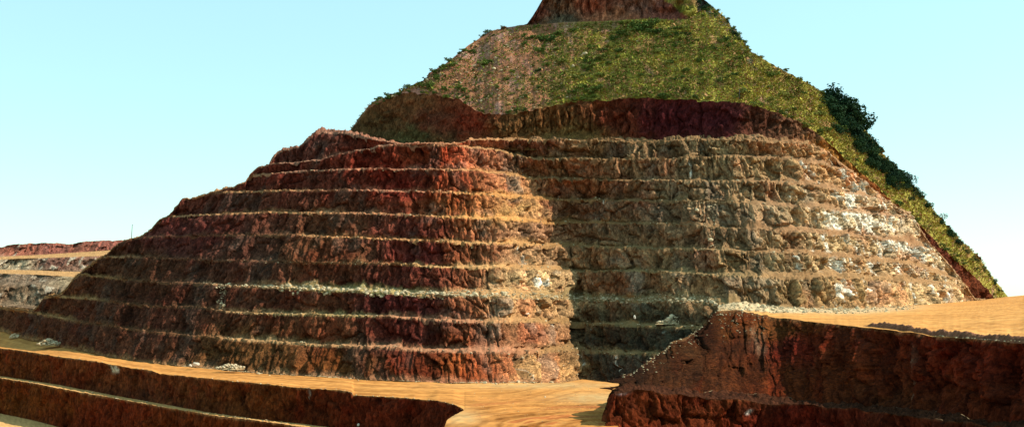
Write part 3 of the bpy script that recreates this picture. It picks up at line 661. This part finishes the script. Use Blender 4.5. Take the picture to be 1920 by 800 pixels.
# ================================================================== FAR LEFT PIT WALL AND RIDGE
fp = np.arange(-120, 330, 1.25)
RL = [  # (y pts, D, kind)
 ([(-120,640),(0,630),(60,640),(330,660)], 700, 0),
 ([(-120,570),(0,573),(60,577),(120,590),(330,590)], 706, 0),
 ([(-120,566),(0,570),(60,574),(120,580),(330,590)], 720, 1),
 ([(-120,545),(0,535),(30,540),(60,532),(110,538),(330,545)], 732, 0),
 ([(-120,535),(0,530),(40,528),(110,528),(330,530)], 745, 1),
 ([(-120,512),(0,512),(60,514),(140,519),(330,520)], 756, 0),
 ([(-120,505),(0,505),(60,506),(150,509),(330,512)], 815, 2),
 ([(-120,484),(0,486),(80,483),(190,479),(330,475)], 828, 0),
 ([(-120,481),(0,481),(80,477),(200,469),(330,462)], 915, 2),
 ([(-120,470),(0,463),(30,457),(80,455),(130,457),(180,451),(230,450),(330,449)], 930, 0),
 ([(-120,480),(330,458)], 965, 1),
 ([(-120,700),(330,700)], 1060, 1),
]
fr = []; fk = []; ftt = []
for j in range(len(RL)-1):
    a_, b_ = RL[j], RL[j+1]
    A_ = W(fp, I(fp, a_[0]), a_[1]); B_ = W(fp, I(fp, b_[0])+ (.7*fbm(fp/6, fp*0+j, 3, 190)), b_[1])
    nn = 20
    for i in range(nn):
        t = i/nn; fr.append(A_*(1-t)+B_*t); fk.append(b_[2]); ftt.append(t)
FR = np.array(fr); fk = np.array(fk); ftt = np.array(ftt)
x_, d_, z_ = FR[..., 0], FR[..., 1], FR[..., 2]
_, _, c1_ = worley(x_/5, z_/5, 191); _, _, c2_ = worley(x_/2.2, z_/2.6, 192)
amp_ = np.where(fk == 0, 1.0, 0)[:, None]*np.sin(np.pi*ftt)[:, None]**.5
gl_ = np.clip((1-np.abs(vn(x_/9, z_/20, 193))-.75)/.25, 0, 1)
dd = 5*fbm(x_/22, z_/30, 3, 194)+(c1_-.5)*4+(c2_-.5)*2-3*gl_
FR[..., 1] -= dd*amp_; FR[..., 0] += dd*amp_*.6
FR[..., 2] += np.where(fk == 1, 1.0, np.where(fk == 2, .15, .3))[:, None]*fbm(x_/4, d_/4, 4, 195)
fpx, fy = PY(FR)
fc = palette(fpx, fy, [(20,600,.2,.11,.07),(60,555,.34,.25,.17),(30,545,.26,.17,.11),(20,522,.35,.25,.18),(80,522,.3,.22,.16),(130,525,.5,.38,.25),(30,495,.55,.44,.3),(110,493,.25,.13,.1),(150,495,.42,.25,.18),(40,470,.5,.2,.14),(100,467,.42,.17,.13),(200,458,.42,.17,.13),(150,465,.4,.17,.12)], 35, 9)
fc = tone(fc, .5, 1.2)
fc = fc*(1+.4*fbm(x_/5, z_/4, 4, 196)[..., None])*(.75+.5*c2_[..., None])
ww = .8*sstep(.38, .55, .6*fbm(x_/4, z_/7, 4, 197)+(c1_-.5))*(fk == 0)[:, None]*(fpx < 60+120*(fy > 478))
fc = fc*(1-ww[..., None])+ww[..., None]*np.array([.45, .37, .27])
fl_ = np.isin(fk, [2])[:, None]*1.0
fc = fc*(1-fl_[..., None])+fl_[..., None]*np.array([.44, .24, .10])*(1+.2*fbm(x_/8, d_/4, 3, 198)[..., None])
far = sheet('far_ridge', FR, fc, M_rock); struct(far, 'pinkish far ridge and pale benches beyond the hill on the left')

# ================================================================== GROUND TO THE HORIZON
gs = np.concatenate([-np.geomspace(9000, 120, 30), np.linspace(-100, 100, 5), np.geomspace(120, 9000, 30)])
gx_, gy2 = np.meshgrid(gs, gs+450)
gz = -72 + 0*gx_ + 1.5*fbm(gx_/90, gy2/90, 3, 199)
gr = np.stack([gx_, gy2, gz], -1)
gd = sheet('ground', gr, np.ones(gr.shape)*np.array([.28, .2, .11])*(1+.3*fbm(gx_/300, gy2/300, 3, 200)[..., None]), M_soil); struct(gd)

# ================================================================== LOOSE STONES
def rock_mesh(name, seed, mat, sub=2):
    r = np.random.default_rng(seed)
    import bmesh
    bm = bmesh.new(); bmesh.ops.create_icosphere(bm, subdivisions=sub, radius=.5)
    sc = np.array([1, r.uniform(.7, .95), r.uniform(.55, .8)])
    planes = [(v/np.linalg.norm(v), r.uniform(.30, .44)) for v in r.normal(size=(11, 3))]
    for v in bm.verts:
        p = np.array(v.co)
        for nrm, dd in planes:
            e = p@nrm-dd
            if e > 0: p = p-nrm*e
        v.co = p*sc + np.array([0, 0, .18])
    me = bpy.data.meshes.new(name); bm.to_mesh(me); bm.free(); me.materials.append(mat); return me
stone_meshes = [rock_mesh('stone', 300+i, M_stone, 2) for i in range(6)]
pale_meshes = [rock_mesh('boulder', 320+i, M_pale, 3) for i in range(3)]
rub_src = []
for i in range(5):
    me = rock_mesh('tmp', 340+i, M_stone, 1)
    v = np.array([x.co[:] for x in me.vertices]); f = np.array([p.vertices[:] for p in me.polygons]); rub_src.append((v, f)); bpy.data.meshes.remove(me)
def rotz(v, a, b=0):
    c, s_ = math.cos(a), math.sin(a); R1 = np.array([[c, -s_, 0], [s_, c, 0], [0, 0, 1]])
    c, s_ = math.cos(b), math.sin(b); R2 = np.array([[1, 0, 0], [0, c, -s_], [0, s_, c]])
    return v@(R1@R2).T
def grid_pick(P, rows_, x0, x1, n):
    r = rng.integers(rows_[0], rows_[1], n); p, _ = PY(P[r[0]])
    out = []
    cols = np.where((PX >= x0) & (PX <= x1))[0]
    c = rng.choice(cols, n); return P[r, c], r, c
stones = []   # (pos, size, colour)
a, b = rows_k[('b', 3)]
pts, _, cc_ = grid_pick(G2, (a, b-2), 385, 1345, 1500)
w_ = I(PX[cc_], [(385,.5),(520,1),(900,1),(1000,.8),(1345,.85)])
sz = rng.gamma(4, .21, 1500)*w_+.25
for p, s_ in zip(pts, sz): stones.append((p, s_))
pts, _, cc_ = grid_pick(G2, (b-3, b), 450, 1345, 500)
for p in pts: stones.append((p, rng.uniform(.4, 1.)))
# heap and edge of the plateau
m = (rubw[..., 0] > .3); ii = np.argwhere(m); ch = ii[rng.choice(len(ii), 900)]
for r_, c_ in ch: stones.append((tsf[r_, c_], rng.gamma(3, .2)+.2))
for i in range(420):
    r_ = rng.integers(0, 17); c_ = rng.integers(int(len(wp)*.1), int(len(wp)*.75)); 
    stones.append((We[c_]+np.array([rng.uniform(-.5, 1), rng.uniform(.3, 4.5), .05]), rng.gamma(3, .09)+.12))
# ladder of rubble spilling between benches at px 1320-1345 and 405-430
a4, b4 = rows_k[('f', 6)]; 
def spill(kf, x0, x1, nn, s0=.9):
    a, b = rows_k[('f', kf)]
    p_, _, _ = grid_pick(G2, (a, b-1), x0, x1, nn)
    for q in p_: stones.append((q+np.array([0, -.3, 0]), rng.gamma(3, .22)*s0+.25))
spill(7, 1308, 1342, 70); spill(6, 1326, 1342, 40, .8); spill(3, 408, 424, 80, .7)
spill(1, 940, 1090, 90, .7)
# benches in general
for k in range(1, 11):
    a, b = rows_k[('b', k)]
    nn = 260 if k != 3 else 0
    if nn:
        p_, r_, c_ = grid_pick(G2, (a, b-1), 420 if k < 5 else 560, 1780, nn)
        for q, cx_ in zip(p_, c_):
            if ycr[k][cx_] > UL[cx_]+6: stones.append((q, rng.gamma(2.5, .16)+.2))
# foot of the spur beside the road
for i in range(240):
    x = rng.normal(1000, 60) if i < 170 else rng.uniform(420, 700)
    c_ = int(np.clip((x+90)/1.25, 0, NC-1)); q = G2[0, c_].copy(); q[1] -= abs(rng.normal(0, 2.2))+.3; q[2] += -.1
    stones.append((q, rng.gamma(2.5, .16)+.15))
# scree on the upper slope
a, b = uslice('g')
def pick_upper(n_, fx):
    out = []
    while len(out) < n_:
        r_ = rng.integers(a+2, b-3); c_ = rng.integers(0, nU)
        if UPX[c_] > 1880 or (ge[c_]-cb[c_]) < 3: continue
        x, y = hpx[r_, c_], hy_[r_, c_]
        # density proportional to height of the strip in view
        if rng.random() > (ge[c_]-cb[c_])/150: continue
        if rng.random() < fx(x, y): out.append((r_, c_))
    return out
for r_, c_ in pick_upper(900, lambda x, y: 1 if x < 980 else (.5 if x < 1100 else .02)):
    stones.append((H2[r_, c_], rng.gamma(3, .22)+.25))
for i in range(420):
    c_ = rng.integers(0, len(lp)-2); q = crestW[c_].copy(); q[1] += abs(rng.normal(0, 1.3)); q[0] += rng.normal(0, .5); stones.append((q, rng.gamma(2, .10)+.1))
for i in range(260):
    c_ = rng.integers(0, len(lp)-60); q = c2[c_].copy(); q[1] += abs(rng.normal(0, 2.)); stones.append((q, rng.gamma(2, .13)+.1))
for i in range(260):
    x_s = rng.uniform(880, 1150); D_s = rng.uniform(225, 345); q = W(x_s, 700., D_s); q[2] = -29.0; stones.append((q, rng.gamma(1.6, .07)+.06))
# scree on the slope of the right heap
for i in range(260):
    r_ = int(rng.beta(1, 3)*60); c_ = int(rng.uniform(0, (1440-1143)/1.4)); stones.append((Pm[r_, c_]+np.array([0, -.2, .0]), rng.gamma(2.5, .13)+.15))
stones = [(p, s_, s_/p[1]) for p, s_ in stones]
# keep the 280 largest in view, well apart, as single stones
order = sorted(range(len(stones)), key=lambda i: -stones[i][2])
indiv = order[:280]; rest = order[280:]
def where_stone(p):
    px, y = PY(p)
    if 380 < px < 1350 and 515 < y < 575: return 'broken tan stone lying on the stony bench that runs across the whole hill', 'stones on the stony bench'
    if y < 240 and px < 1120: return 'loose tan stone on the bare brown slope below the summit crag', 'stones on the bare upper slope'
    if px > 1340 and y > 560: return 'broken stone on the rubble heap at the plateau edge', 'stones on the plateau edge'
    if px > 1140 and y > 575 and px < 1500: return 'broken stone on the dark slope of the right foreground cut', 'stones on the right foreground slope'
    if y > 655: return 'broken stone at the foot of the lit end of the terraces beside the road', 'stones beside the haul road'
    return 'broken tan stone lying on one of the plain quarry benches', 'stones on the plain benches'
for i in indiv:
    p, s_, _ = stones[i]
    o = bpy.data.objects.new('stone', stone_meshes[i % 6]); COL.objects.link(o)
    o.location = p-np.array([0, 0, .1*s_]); o.scale = (s_*1.1, s_*1.1, s_); o.rotation_euler = (rng.uniform(-.4, .4), rng.uniform(-.4, .4), rng.uniform(0, 6.28))
    lb, gp = where_stone(p); thing(o, lb, 'stone', gp)
V = []; Fs = []; CL = []; o_ = 0
for i in rest:
    p, s_, _ = stones[i]; v, f = rub_src[i % 5]
    v = rotz(v*s_*1.05*np.array([1, 1, rng.uniform(.6, 1)]), rng.uniform(0, 6.28), rng.uniform(-.5, .5))+p-np.array([0, 0, .1*s_])
    V.append(v); Fs.append(f+o_); o_ += len(v); t = rng.random(); c = np.array([.22, .15, .08])*(1-t)+np.array([.55, .44, .27])*t
    CL.append(np.repeat(c[None], len(v), 0))
ro = link('rubble', mesh_from('rubble', np.concatenate(V), np.concatenate(Fs), np.concatenate(CL), M_rub)); ro['kind'] = 'stuff'; ro['label'] = 'small broken rubble strewn over the benches and slopes'

# named boulders and heaps
def ground_at(px, D, z): return W(px, 700, D)*np.array([1, 1, 0])+np.array([0, 0, z])
def boulder(px, y, D, s_, lb, mi=0, rz=0, sq=(1, 1, 1)):
    o = bpy.data.objects.new('boulder', pale_meshes[mi]); COL.objects.link(o)
    o.location = W(np.array(px), np.array(y), np.array(D)); o.scale = (s_*sq[0], s_*sq[1], s_*sq[2]); o.rotation_euler = (0, 0, rz); thing(o, lb, 'boulder')
boulder(367, 684, 406, 2.6, 'large pale boulder on the road at the foot of the dark slope', 0, .4, (1.2, 1, 1))
boulder(357, 686, 404, 1.5, 'smaller reddish boulder touching the large pale boulder on the road', 1, 1.4)
boulder(351, 708, 380, .7, 'tiny boulder alone on the road near the pit edge', 2, 1.4)
boulder(1190, 596, 395, 1.3, 'narrow white rock upright on the lower bench of the dark recess', 1, .4, (.8, .6, 1.6))
boulder(672, 797, 306, 1.0, 'small white rock in the deep shade of the foreground pit', 2, .4, (.8, .8, 1.3))
boulder(1022, 744, 270, .5, 'small white rock out on the open orange road', 2, .9)
boulder(1270, 648, 322, 1.7, 'pale rock on the slope of the right foreground heap, largest there', 0, .9, (1.2, 1, .7))
boulder(1025, 476, 400, 2.6, 'rounded boulder on a bench in the corner where spur and back wall meet', 1, .2, (1.3, 1, .9)) if False else None
# rubble cone beside the road, far left
def heap_thing(px, y, D, n_, w, hgt_, lb):
    V = []; Fs = []; CL = []; o_ = 0; base = W(np.array(px), np.array(y), np.array(D))
    for i in range(n_):
        r_ = rng.random()**.6; an = rng.uniform(0, 6.28); s_ = rng.gamma(3, .22)+.3
        p = np.array([r_*w*math.cos(an), r_*w*.7*math.sin(an), hgt_*(1-r_)*rng.uniform(.7, 1)])
        v, f = rub_src[i % 5]; v = rotz(v*s_*1.2, rng.uniform(0, 6.28), rng.uniform(-.5, .5))+p
        V.append(v); Fs.append(f+o_); o_ += len(v); t = rng.random(); CL.append(np.repeat((np.array([.34, .24, .13])*(1-t)+np.array([.60, .48, .31])*t)[None], len(v), 0))
    nb = 16; rb = [np.array([[0, 0, hgt_*.8]])]
    for q_, fr_ in ((1, .35), (2, .7), (3, 1.05)):
        an_ = np.linspace(0, 2*math.pi, nb, endpoint=False); rr2 = w*fr_*(1+.15*rng.normal(size=nb)); rb.append(np.stack([rr2*np.cos(an_), rr2*.7*np.sin(an_), hgt_*.8*(1-fr_)*np.ones(nb)-.15], 1))
    vb = np.concatenate(rb); fb_ = [[0, 1+j, 1+(j+1) % nb] for j in range(nb)]
    for q_ in range(2):
        for j in range(nb):
            a1, b1 = 1+q_*nb+j, 1+q_*nb+(j+1) % nb; fb_ += [[a1, a1+nb, b1+nb], [a1, b1+nb, b1]]
    V.append(vb); Fs.append(np.array(fb_)+o_); o_ += len(vb); CL.append(np.repeat(np.array([[.36, .25, .13]]), len(vb), 0))
    o = link('rubble_heap', mesh_from('rubble_heap', np.concatenate(V), np.concatenate(Fs), np.concatenate(CL), M_rub), None, base); thing(o, lb, 'rubble heap')
heap_thing(92, 645, 512, 150, 5.5, 2.6, 'pale rubble heap on the road beside the dark foot of the terraces, far left')
heap_thing(28, 632, 572, 60, 3, 2.2, 'small rubble spill at the end of the lowest bench near the left border')
heap_thing(1262, 606, 402, 170, 6, 2.6, 'tan rubble heap on the lower bench in the dark recess behind the right mound')
heap_thing(432, 690, 392, 70, 5, 1.5, 'low rubble heap at the foot of the brown wall beside the road')

# ================================================================== VEGETATION
def leaf_mesh(name, seed, mat, n_=260, lobes=6, leaf=.16, flat=.75, trunkless=True):
    r = np.random.default_rng(seed); V = []; Fs = []
    cs = r.normal(size=(lobes, 3))*np.array([.26, .26, .14])+np.array([0, 0, .34]); rs = r.uniform(.16, .3, lobes)
    for i in range(n_):
        k = r.integers(lobes); d = r.normal(size=3); d /= np.linalg.norm(d)
        p = cs[k]+d*rs[k]*r.uniform(.55, 1.08)*np.array([1, 1, flat])
        if p[2] < .0: p[2] = abs(p[2])*.3
        a_ = r.normal(size=3)+d*.6; t1 = np.cross(a_, r.normal(size=3)); t1 /= np.linalg.norm(t1); t2 = np.cross(a_/np.linalg.norm(a_), t1)
        s_ = leaf*r.uniform(.5, 1.2)
        b_ = len(V); V += [p-t1*s_, p-t2*s_*.6, p+t1*s_, p+t2*s_*.6]; Fs.append([b_, b_+1, b_+2, b_+3])
    return mesh_from(name, np.array(V), np.array(Fs), None, mat)
shr = [leaf_mesh('shrub', 400+i, M_shrub, 420, 7, .085) for i in range(4)]
dry = [leaf_mesh('shrub', 410+i, M_dry, 380, 7, .085) for i in range(3)]
dkm = [leaf_mesh('crown', 420+i, M_dark, 1700, 12, .05, .95) for i in range(5)]
def trunk_mesh(seed, mat=M_bark):
    r = np.random.default_rng(seed); V = []; Fs = []
    def limb(p0, p1, r0, r1):
        d = p1-p0; d /= np.linalg.norm(d); a_ = np.cross(d, [.3, .8, .1]); a_ /= np.linalg.norm(a_); b_ = np.cross(d, a_); o = len(V)
        for pp_, rr_ in ((p0, r0), (p1, r1)):
            for q in range(6):
                an = q*math.pi/3; V.append(pp_+rr_*(math.cos(an)*a_+math.sin(an)*b_))
        for q in range(6): Fs.append([o+q, o+(q+1) % 6, o+6+(q+1) % 6, o+6+q])
    z = np.array([0, 0, -.08]); m_ = np.array([r.normal()*.03, r.normal()*.03, .3]); limb(z, m_, .035, .022)
    for i in range(4):
        an = r.uniform(0, 6.28); limb(m_, m_+np.array([math.cos(an)*.18, math.sin(an)*.18, r.uniform(.15, .3)]), .016, .006)
    return mesh_from('trunk', np.array(V), np.array(Fs), None, mat)
trk = [trunk_mesh(500+i) for i in range(3)]
# single shrubs on the slope
sh_pos = []
def dens_s(x, y):
    if x < 1000: return .55
    return .8
spots = pick_upper(235, dens_s)
darkpatch = [(1185,55,9),(1200,62,10),(1170,70,9),(1215,52,9),(1228,66,8),(1150,75,6),(1030,75,8),(1012,72,7),(1045,62,6),(1075,55,5),(830,135,6),(845,128,6),(815,140,5),(1090,170,6),(1105,176,6),(1120,172,6),(1075,178,5),(1130,100,5),(1110,95,5),(1160,102,5),(1100,130,5),(1385,80,5),(1350,150,5),(860,168,5),(790,168,5),(808,165,6),(835,170,5),(765,166,4)]
def find_upper(x, y):
    c_ = int(np.clip((x-UPX[0])/1.25, 0, nU-1)); r_ = a + int(np.argmin(np.abs(hy_[a:b-1, c_]-y))); return r_, c_
sct = 0
def place_shrub(P, s_, ms, lb, gp):
    global sct
    o = bpy.data.objects.new('shrub', ms[sct % len(ms)]); COL.objects.link(o); sct += 1
    o.location = P-np.array([0, 0, .06*s_]); o.scale = (s_*rng.uniform(.9, 1.3), s_*rng.uniform(.9, 1.3), s_*rng.uniform(.7, 1.)); o.rotation_euler = (0, 0, rng.uniform(0, 6.28)); thing(o, lb, 'shrub', gp)
for x, y, s_ in darkpatch:
    r_, c_ = find_upper(x, y); place_shrub(H2[r_, c_], s_*.85, shr, 'dark green shrub in a shady clump on the upper slope', 'dark shrub clumps on the upper slope')
for r_, c_ in spots:
    if hpx[r_, c_] > 1040 and rng.random() < .6: place_shrub(H2[r_, c_], rng.gamma(4, .55)+1.0, dry, 'yellow-green low shrub on the grassy slope under the crag', 'pale shrubs on the grassy slope')
    elif hpx[r_, c_] > 1040: place_shrub(H2[r_, c_], rng.gamma(4, .5)+1.2, shr, 'mid green shrub among the grass on the right of the slope', 'green shrubs on the grassy slope')
    else: place_shrub(H2[r_, c_], rng.gamma(4, .42)+.9, shr, 'small green shrub on the bare brown part of the slope', 'shrubs on the bare slope')
for i in range(75):
    x = rng.uniform(700, 1800); c_ = int((x-UPX[0])/1.25); r_ = a+int(rng.uniform(1, 4)) 
    place_shrub(H2[r_, c_]-np.array([0, .8, .3]), rng.gamma(4, .4)+.9, dry if x > 1100 and rng.random() < .6 else shr, 'low shrub growing right at the lip above the red scarp', 'shrubs along the lip of the red scarp')
# skyline bushes
for x in (708, 716, 727, 757, 800, 860, 868, 890, 905, 917, 944, 1345, 1362, 1375, 1384, 1395, 1402, 1428, 1470, 1500, 1515):
    c_ = int((x-UPX[0])/1.25); s_ = rng.uniform(1.6, 3.2) if x not in (708, 716, 917) else 3.6
    place_shrub(W(UPX[c_], s2[c_]+1, D_T[c_]+.3), s_*(1 if x < 1300 else 1.5), shr, 'bush standing out on the skyline of the summit cone', 'bushes on the skyline')
# trees on the right shoulder
trees = [(1548,186,15),(1562,183,19),(1580,190,21),(1596,200,20),(1556,205,18),(1575,212,20),(1592,222,19),(1608,232,17),(1570,228,15),(1588,242,16),(1604,252,15),(1622,262,14),(1560,220,12),(1618,278,12),(1634,278,12),(1605,268,12),(1632,296,10),(1645,302,10),(1598,258,12),(1660,314,9),(1676,322,12),(1688,330,13),(1696,342,12),(1682,342,10),(1665,330,8),(1706,356,9),(1720,366,10),(1735,384,8),(1750,400,9),(1705,370,6),(1765,415,6),(1780,436,7),(1794,452,7),(1808,468,6),(1826,486,7),(1840,502,6),(1852,514,6),(1862,528,6),(1872,540,5)]
def tree(x, y, s_, i, lb, gp):
    c_ = int(np.clip((x-UPX[0])/1.25, 0, nU-1)); yy = max(y, s2[c_]+1.5)
    yy = min(yy+2, ge[c_]-1); t = (yy-s2[c_])/max(ge[c_]-s2[c_], 1); D = D_T[c_]*(1-t)+D_G[c_]*t
    Pp = W(UPX[c_], yy + s_*1.5, D)
    e = bpy.data.objects.new('tree', None); COL.objects.link(e); e.location = Pp; e.rotation_euler = (0, 0, rng.uniform(0, 6.28))
    s2_ = s_*1.0
    t_ = bpy.data.objects.new('trunk', trk[i % 3]); COL.objects.link(t_); t_.parent = e; t_.scale = (s2_,)*3
    k_ = bpy.data.objects.new('crown', dkm[i % 5]); COL.objects.link(k_); k_.parent = e; k_.location = (0, 0, s2_*.12); k_.scale = (s2_*rng.uniform(.85, 1.1), s2_*rng.uniform(.85, 1.1), s2_*rng.uniform(.7, .95))
    thing(e, lb, 'tree', gp)
for i, (x, y, s_) in enumerate(trees):
    if y < 300: lb, gp = 'dark dense tree in the grove on the right shoulder of the hill', 'trees of the dark grove on the right shoulder'
    elif x < 1725: lb, gp = 'dark tree in the smaller clump lower down the right skyline', 'trees of the lower skyline clump'
    else: lb, gp = 'small dark tree on the lowest part of the right skyline', 'small trees along the lower right skyline'
    tree(x, y, s_*.88, i, lb, gp)
for i in range(26):
    t = rng.random(); x = 1552+130*t+rng.uniform(-14, 14); y = 205+122*t+rng.uniform(-6, 26)
    tree(x, y, rng.uniform(6, 10), i, 'dark low tree on the slope just left of the skyline grove', 'low trees at the edge of the grove')
for i in range(14):
    x = rng.uniform(1305, 1400); y = I(x, SIL2)+rng.uniform(4, 16)
    tree(x, y, rng.uniform(3, 5), i, 'small dark bush-like tree on the rocky ridge right of the summit crag', 'low trees on the rocky ridge')
# scrub and grass cover as one mass
nT = 46000
V = np.zeros((nT*4*4, 3)); CLs = np.zeros((nT*4*4, 3)); o_ = 0
rr_ = rng.integers(a+1, b-2, nT*6); cc2 = rng.integers(0, nU, nT*6)
keep = (UPX[cc2] < 1885) & ((ge-cb)[cc2] > 1.5) & (rng.random(nT*6) < np.clip((ge-cb)[cc2]/110, .12, 1))
xk = hpx[rr_, cc2]; wk = wgr[rr_, cc2]
keep &= rng.random(nT*6) < np.clip(.26+wk*1.0, 0, 1)
rr_ = rr_[keep][:nT]; cc2 = cc2[keep][:nT]; nn = len(rr_)
pos = H2[rr_, cc2]; yk = yel[rr_, cc2]*(.3+.7*wgr[rr_, cc2])
for j in range(4):
    d1 = rng.normal(size=(nn, 3)); d1[:, 2] = np.abs(d1[:, 2])*.5+.25; d1 /= np.linalg.norm(d1, axis=1, keepdims=True)
    tn = np.cross(d1, rng.normal(size=(nn, 3))); tn /= np.linalg.norm(tn, axis=1, keepdims=True)
    s_ = rng.gamma(2.2, .19, nn)[:, None]+.12; wd = .34
    p0 = pos + rng.normal(size=(nn, 3))*.35*np.array([1, 1, .2]); 
    q = np.stack([p0-tn*s_*wd*.5, p0+tn*s_*wd*.5, p0+d1*s_+tn*s_*wd, p0+d1*s_-tn*s_*wd*.7], 1)
    V[o_:o_+nn*4] = q.reshape(-1, 3)
    mixr = np.clip(yk+rng.normal(size=nn)*.25, 0, 1)[:, None]; c = np.array([.10, .125, .02])*(1-mixr)+np.array([.32, .28, .045])*mixr
    c = c*(1+.75*fbm(pos[:, 0]/5, pos[:, 2]/4, 3, 404)[:, None])
    br = (rng.random(nn) < .3)[:, None]; c = np.where(br, np.array([.34, .18, .08]), c)
    CLs[o_:o_+nn*4] = np.repeat(c, 4, 0); o_ += nn*4
V = V[:o_]; CLs = CLs[:o_]
sc = link('scrub', mesh_from('scrub', V, np.arange(o_).reshape(-1, 4), CLs, M_scrub)); sc['kind'] = 'stuff'; sc['label'] = 'yellow-green grass and low scrub covering the upper slope'

# dead sapling on the slope, pole on the left skyline
def rod(name, p, hgt_, r0, lean, arms=()):
    V = []; Fs = []
    def seg(p0, p1, ra, rb):
        p0 = np.array(p0, float); p1 = np.array(p1, float); d = p1-p0; d /= np.linalg.norm(d); a_ = np.cross(d, [.2, .9, .3]); a_ /= np.linalg.norm(a_); b_ = np.cross(d, a_); o = len(V)
        for pp_, r_ in ((p0, ra), (p1, rb)):
            for q in range(8):
                an = q*math.pi/4; V.append(pp_+r_*(math.cos(an)*a_+math.sin(an)*b_))
        for q in range(8): Fs.append([o+q, o+(q+1) % 8, o+8+(q+1) % 8, o+8+q])
        Fs.append([o+8, o+10, o+12, o+14])
    seg((0, 0, -.6), (lean*hgt_, 0, hgt_), r0, r0*.7)
    for (t, dx, dz, rr) in arms: seg((lean*hgt_*t, 0, hgt_*t), (lean*hgt_*t+dx, 0, hgt_*t+dz), rr, rr*.7)
    return mesh_from(name, np.array(V), np.array(Fs), None, M_pole)
c_ = int((246+90)/1.25)
pb = W(246., UL[c_]+1, topD[c_])
o = link('skyline_pole', rod('skyline_pole', None, 8.0, .17, .07, ((.96, .5, .25, .08),)), None, pb); thing(o, 'thin leaning wooden pole alone on the left skyline', 'pole')
r_, c_ = find_upper(1387, 186)
o = link('dead_tree', rod('dead_tree', None, 5.2, .14, .01, ((.6, .8, .8, .05), (.75, -.6, .7, .04))), None, H2[r_, c_]); thing(o, 'bare dead trunk standing in the grass just above the red scarp', 'dead tree')

# ================================================================== LIGHT, SKY, CAMERA
EL, AZ = math.radians(43), math.radians(4)      # AZ: how far behind the hill's right side the sun stands
sd = np.array([math.cos(EL)*math.cos(AZ), math.cos(EL)*math.sin(AZ), math.sin(EL)])
sun = bpy.data.lights.new('sun', 'SUN'); sun.energy = 4.6; sun.angle = math.radians(.5); sun.color = (1, .93, .80)
so = bpy.data.objects.new('sun', sun); COL.objects.link(so)
from mathutils import Vector
so.rotation_euler = Vector(sd).to_track_quat('Z', 'Y').to_euler(); so.location = (200, 200, 300)
w = bpy.data.worlds.new('World'); S.world = w; w.use_nodes = True; nt = w.node_tree
bg = nt.nodes['Background']; sk = nt.nodes.new('ShaderNodeTexSky'); sk.sky_type = 'NISHITA'; sk.sun_disc = False
sk.sun_elevation = EL; sk.sun_rotation = math.radians(90)-AZ; sk.air_density = 1.0; sk.dust_density = .4; sk.ozone_density = 1.0
tint = nt.nodes.new('ShaderNodeVectorMath'); tint.operation = 'MULTIPLY'; tint.inputs[1].default_value = (1.18, 1.22, 1.05)
nt.links.new(sk.outputs['Color'], tint.inputs[0]); mxs = nt.nodes.new('ShaderNodeMix'); mxs.data_type = 'RGBA'; mxs.inputs[0].default_value = .6; mxs.inputs[7].default_value = (2.45, 4.5, 4.6, 1)
nt.links.new(tint.outputs['Vector'], mxs.inputs[6]); nt.links.new(mxs.outputs[2], bg.inputs['Color']); bg.inputs['Strength'].default_value = .13
cam = bpy.data.cameras.new('camera'); co = bpy.data.objects.new('camera', cam); COL.objects.link(co); S.camera = co
cam.sensor_width = 36; cam.lens = 36*F/1920; cam.shift_y = (HY-400)/1920; cam.clip_start = .5; cam.clip_end = 30000
co.location = (0, 0, 0); co.rotation_euler = (math.pi/2, 0, 0)
S.view_settings.view_transform = 'Standard'; S.view_settings.look = 'None'; S.view_settings.exposure = .75; S.view_settings.gamma = 1
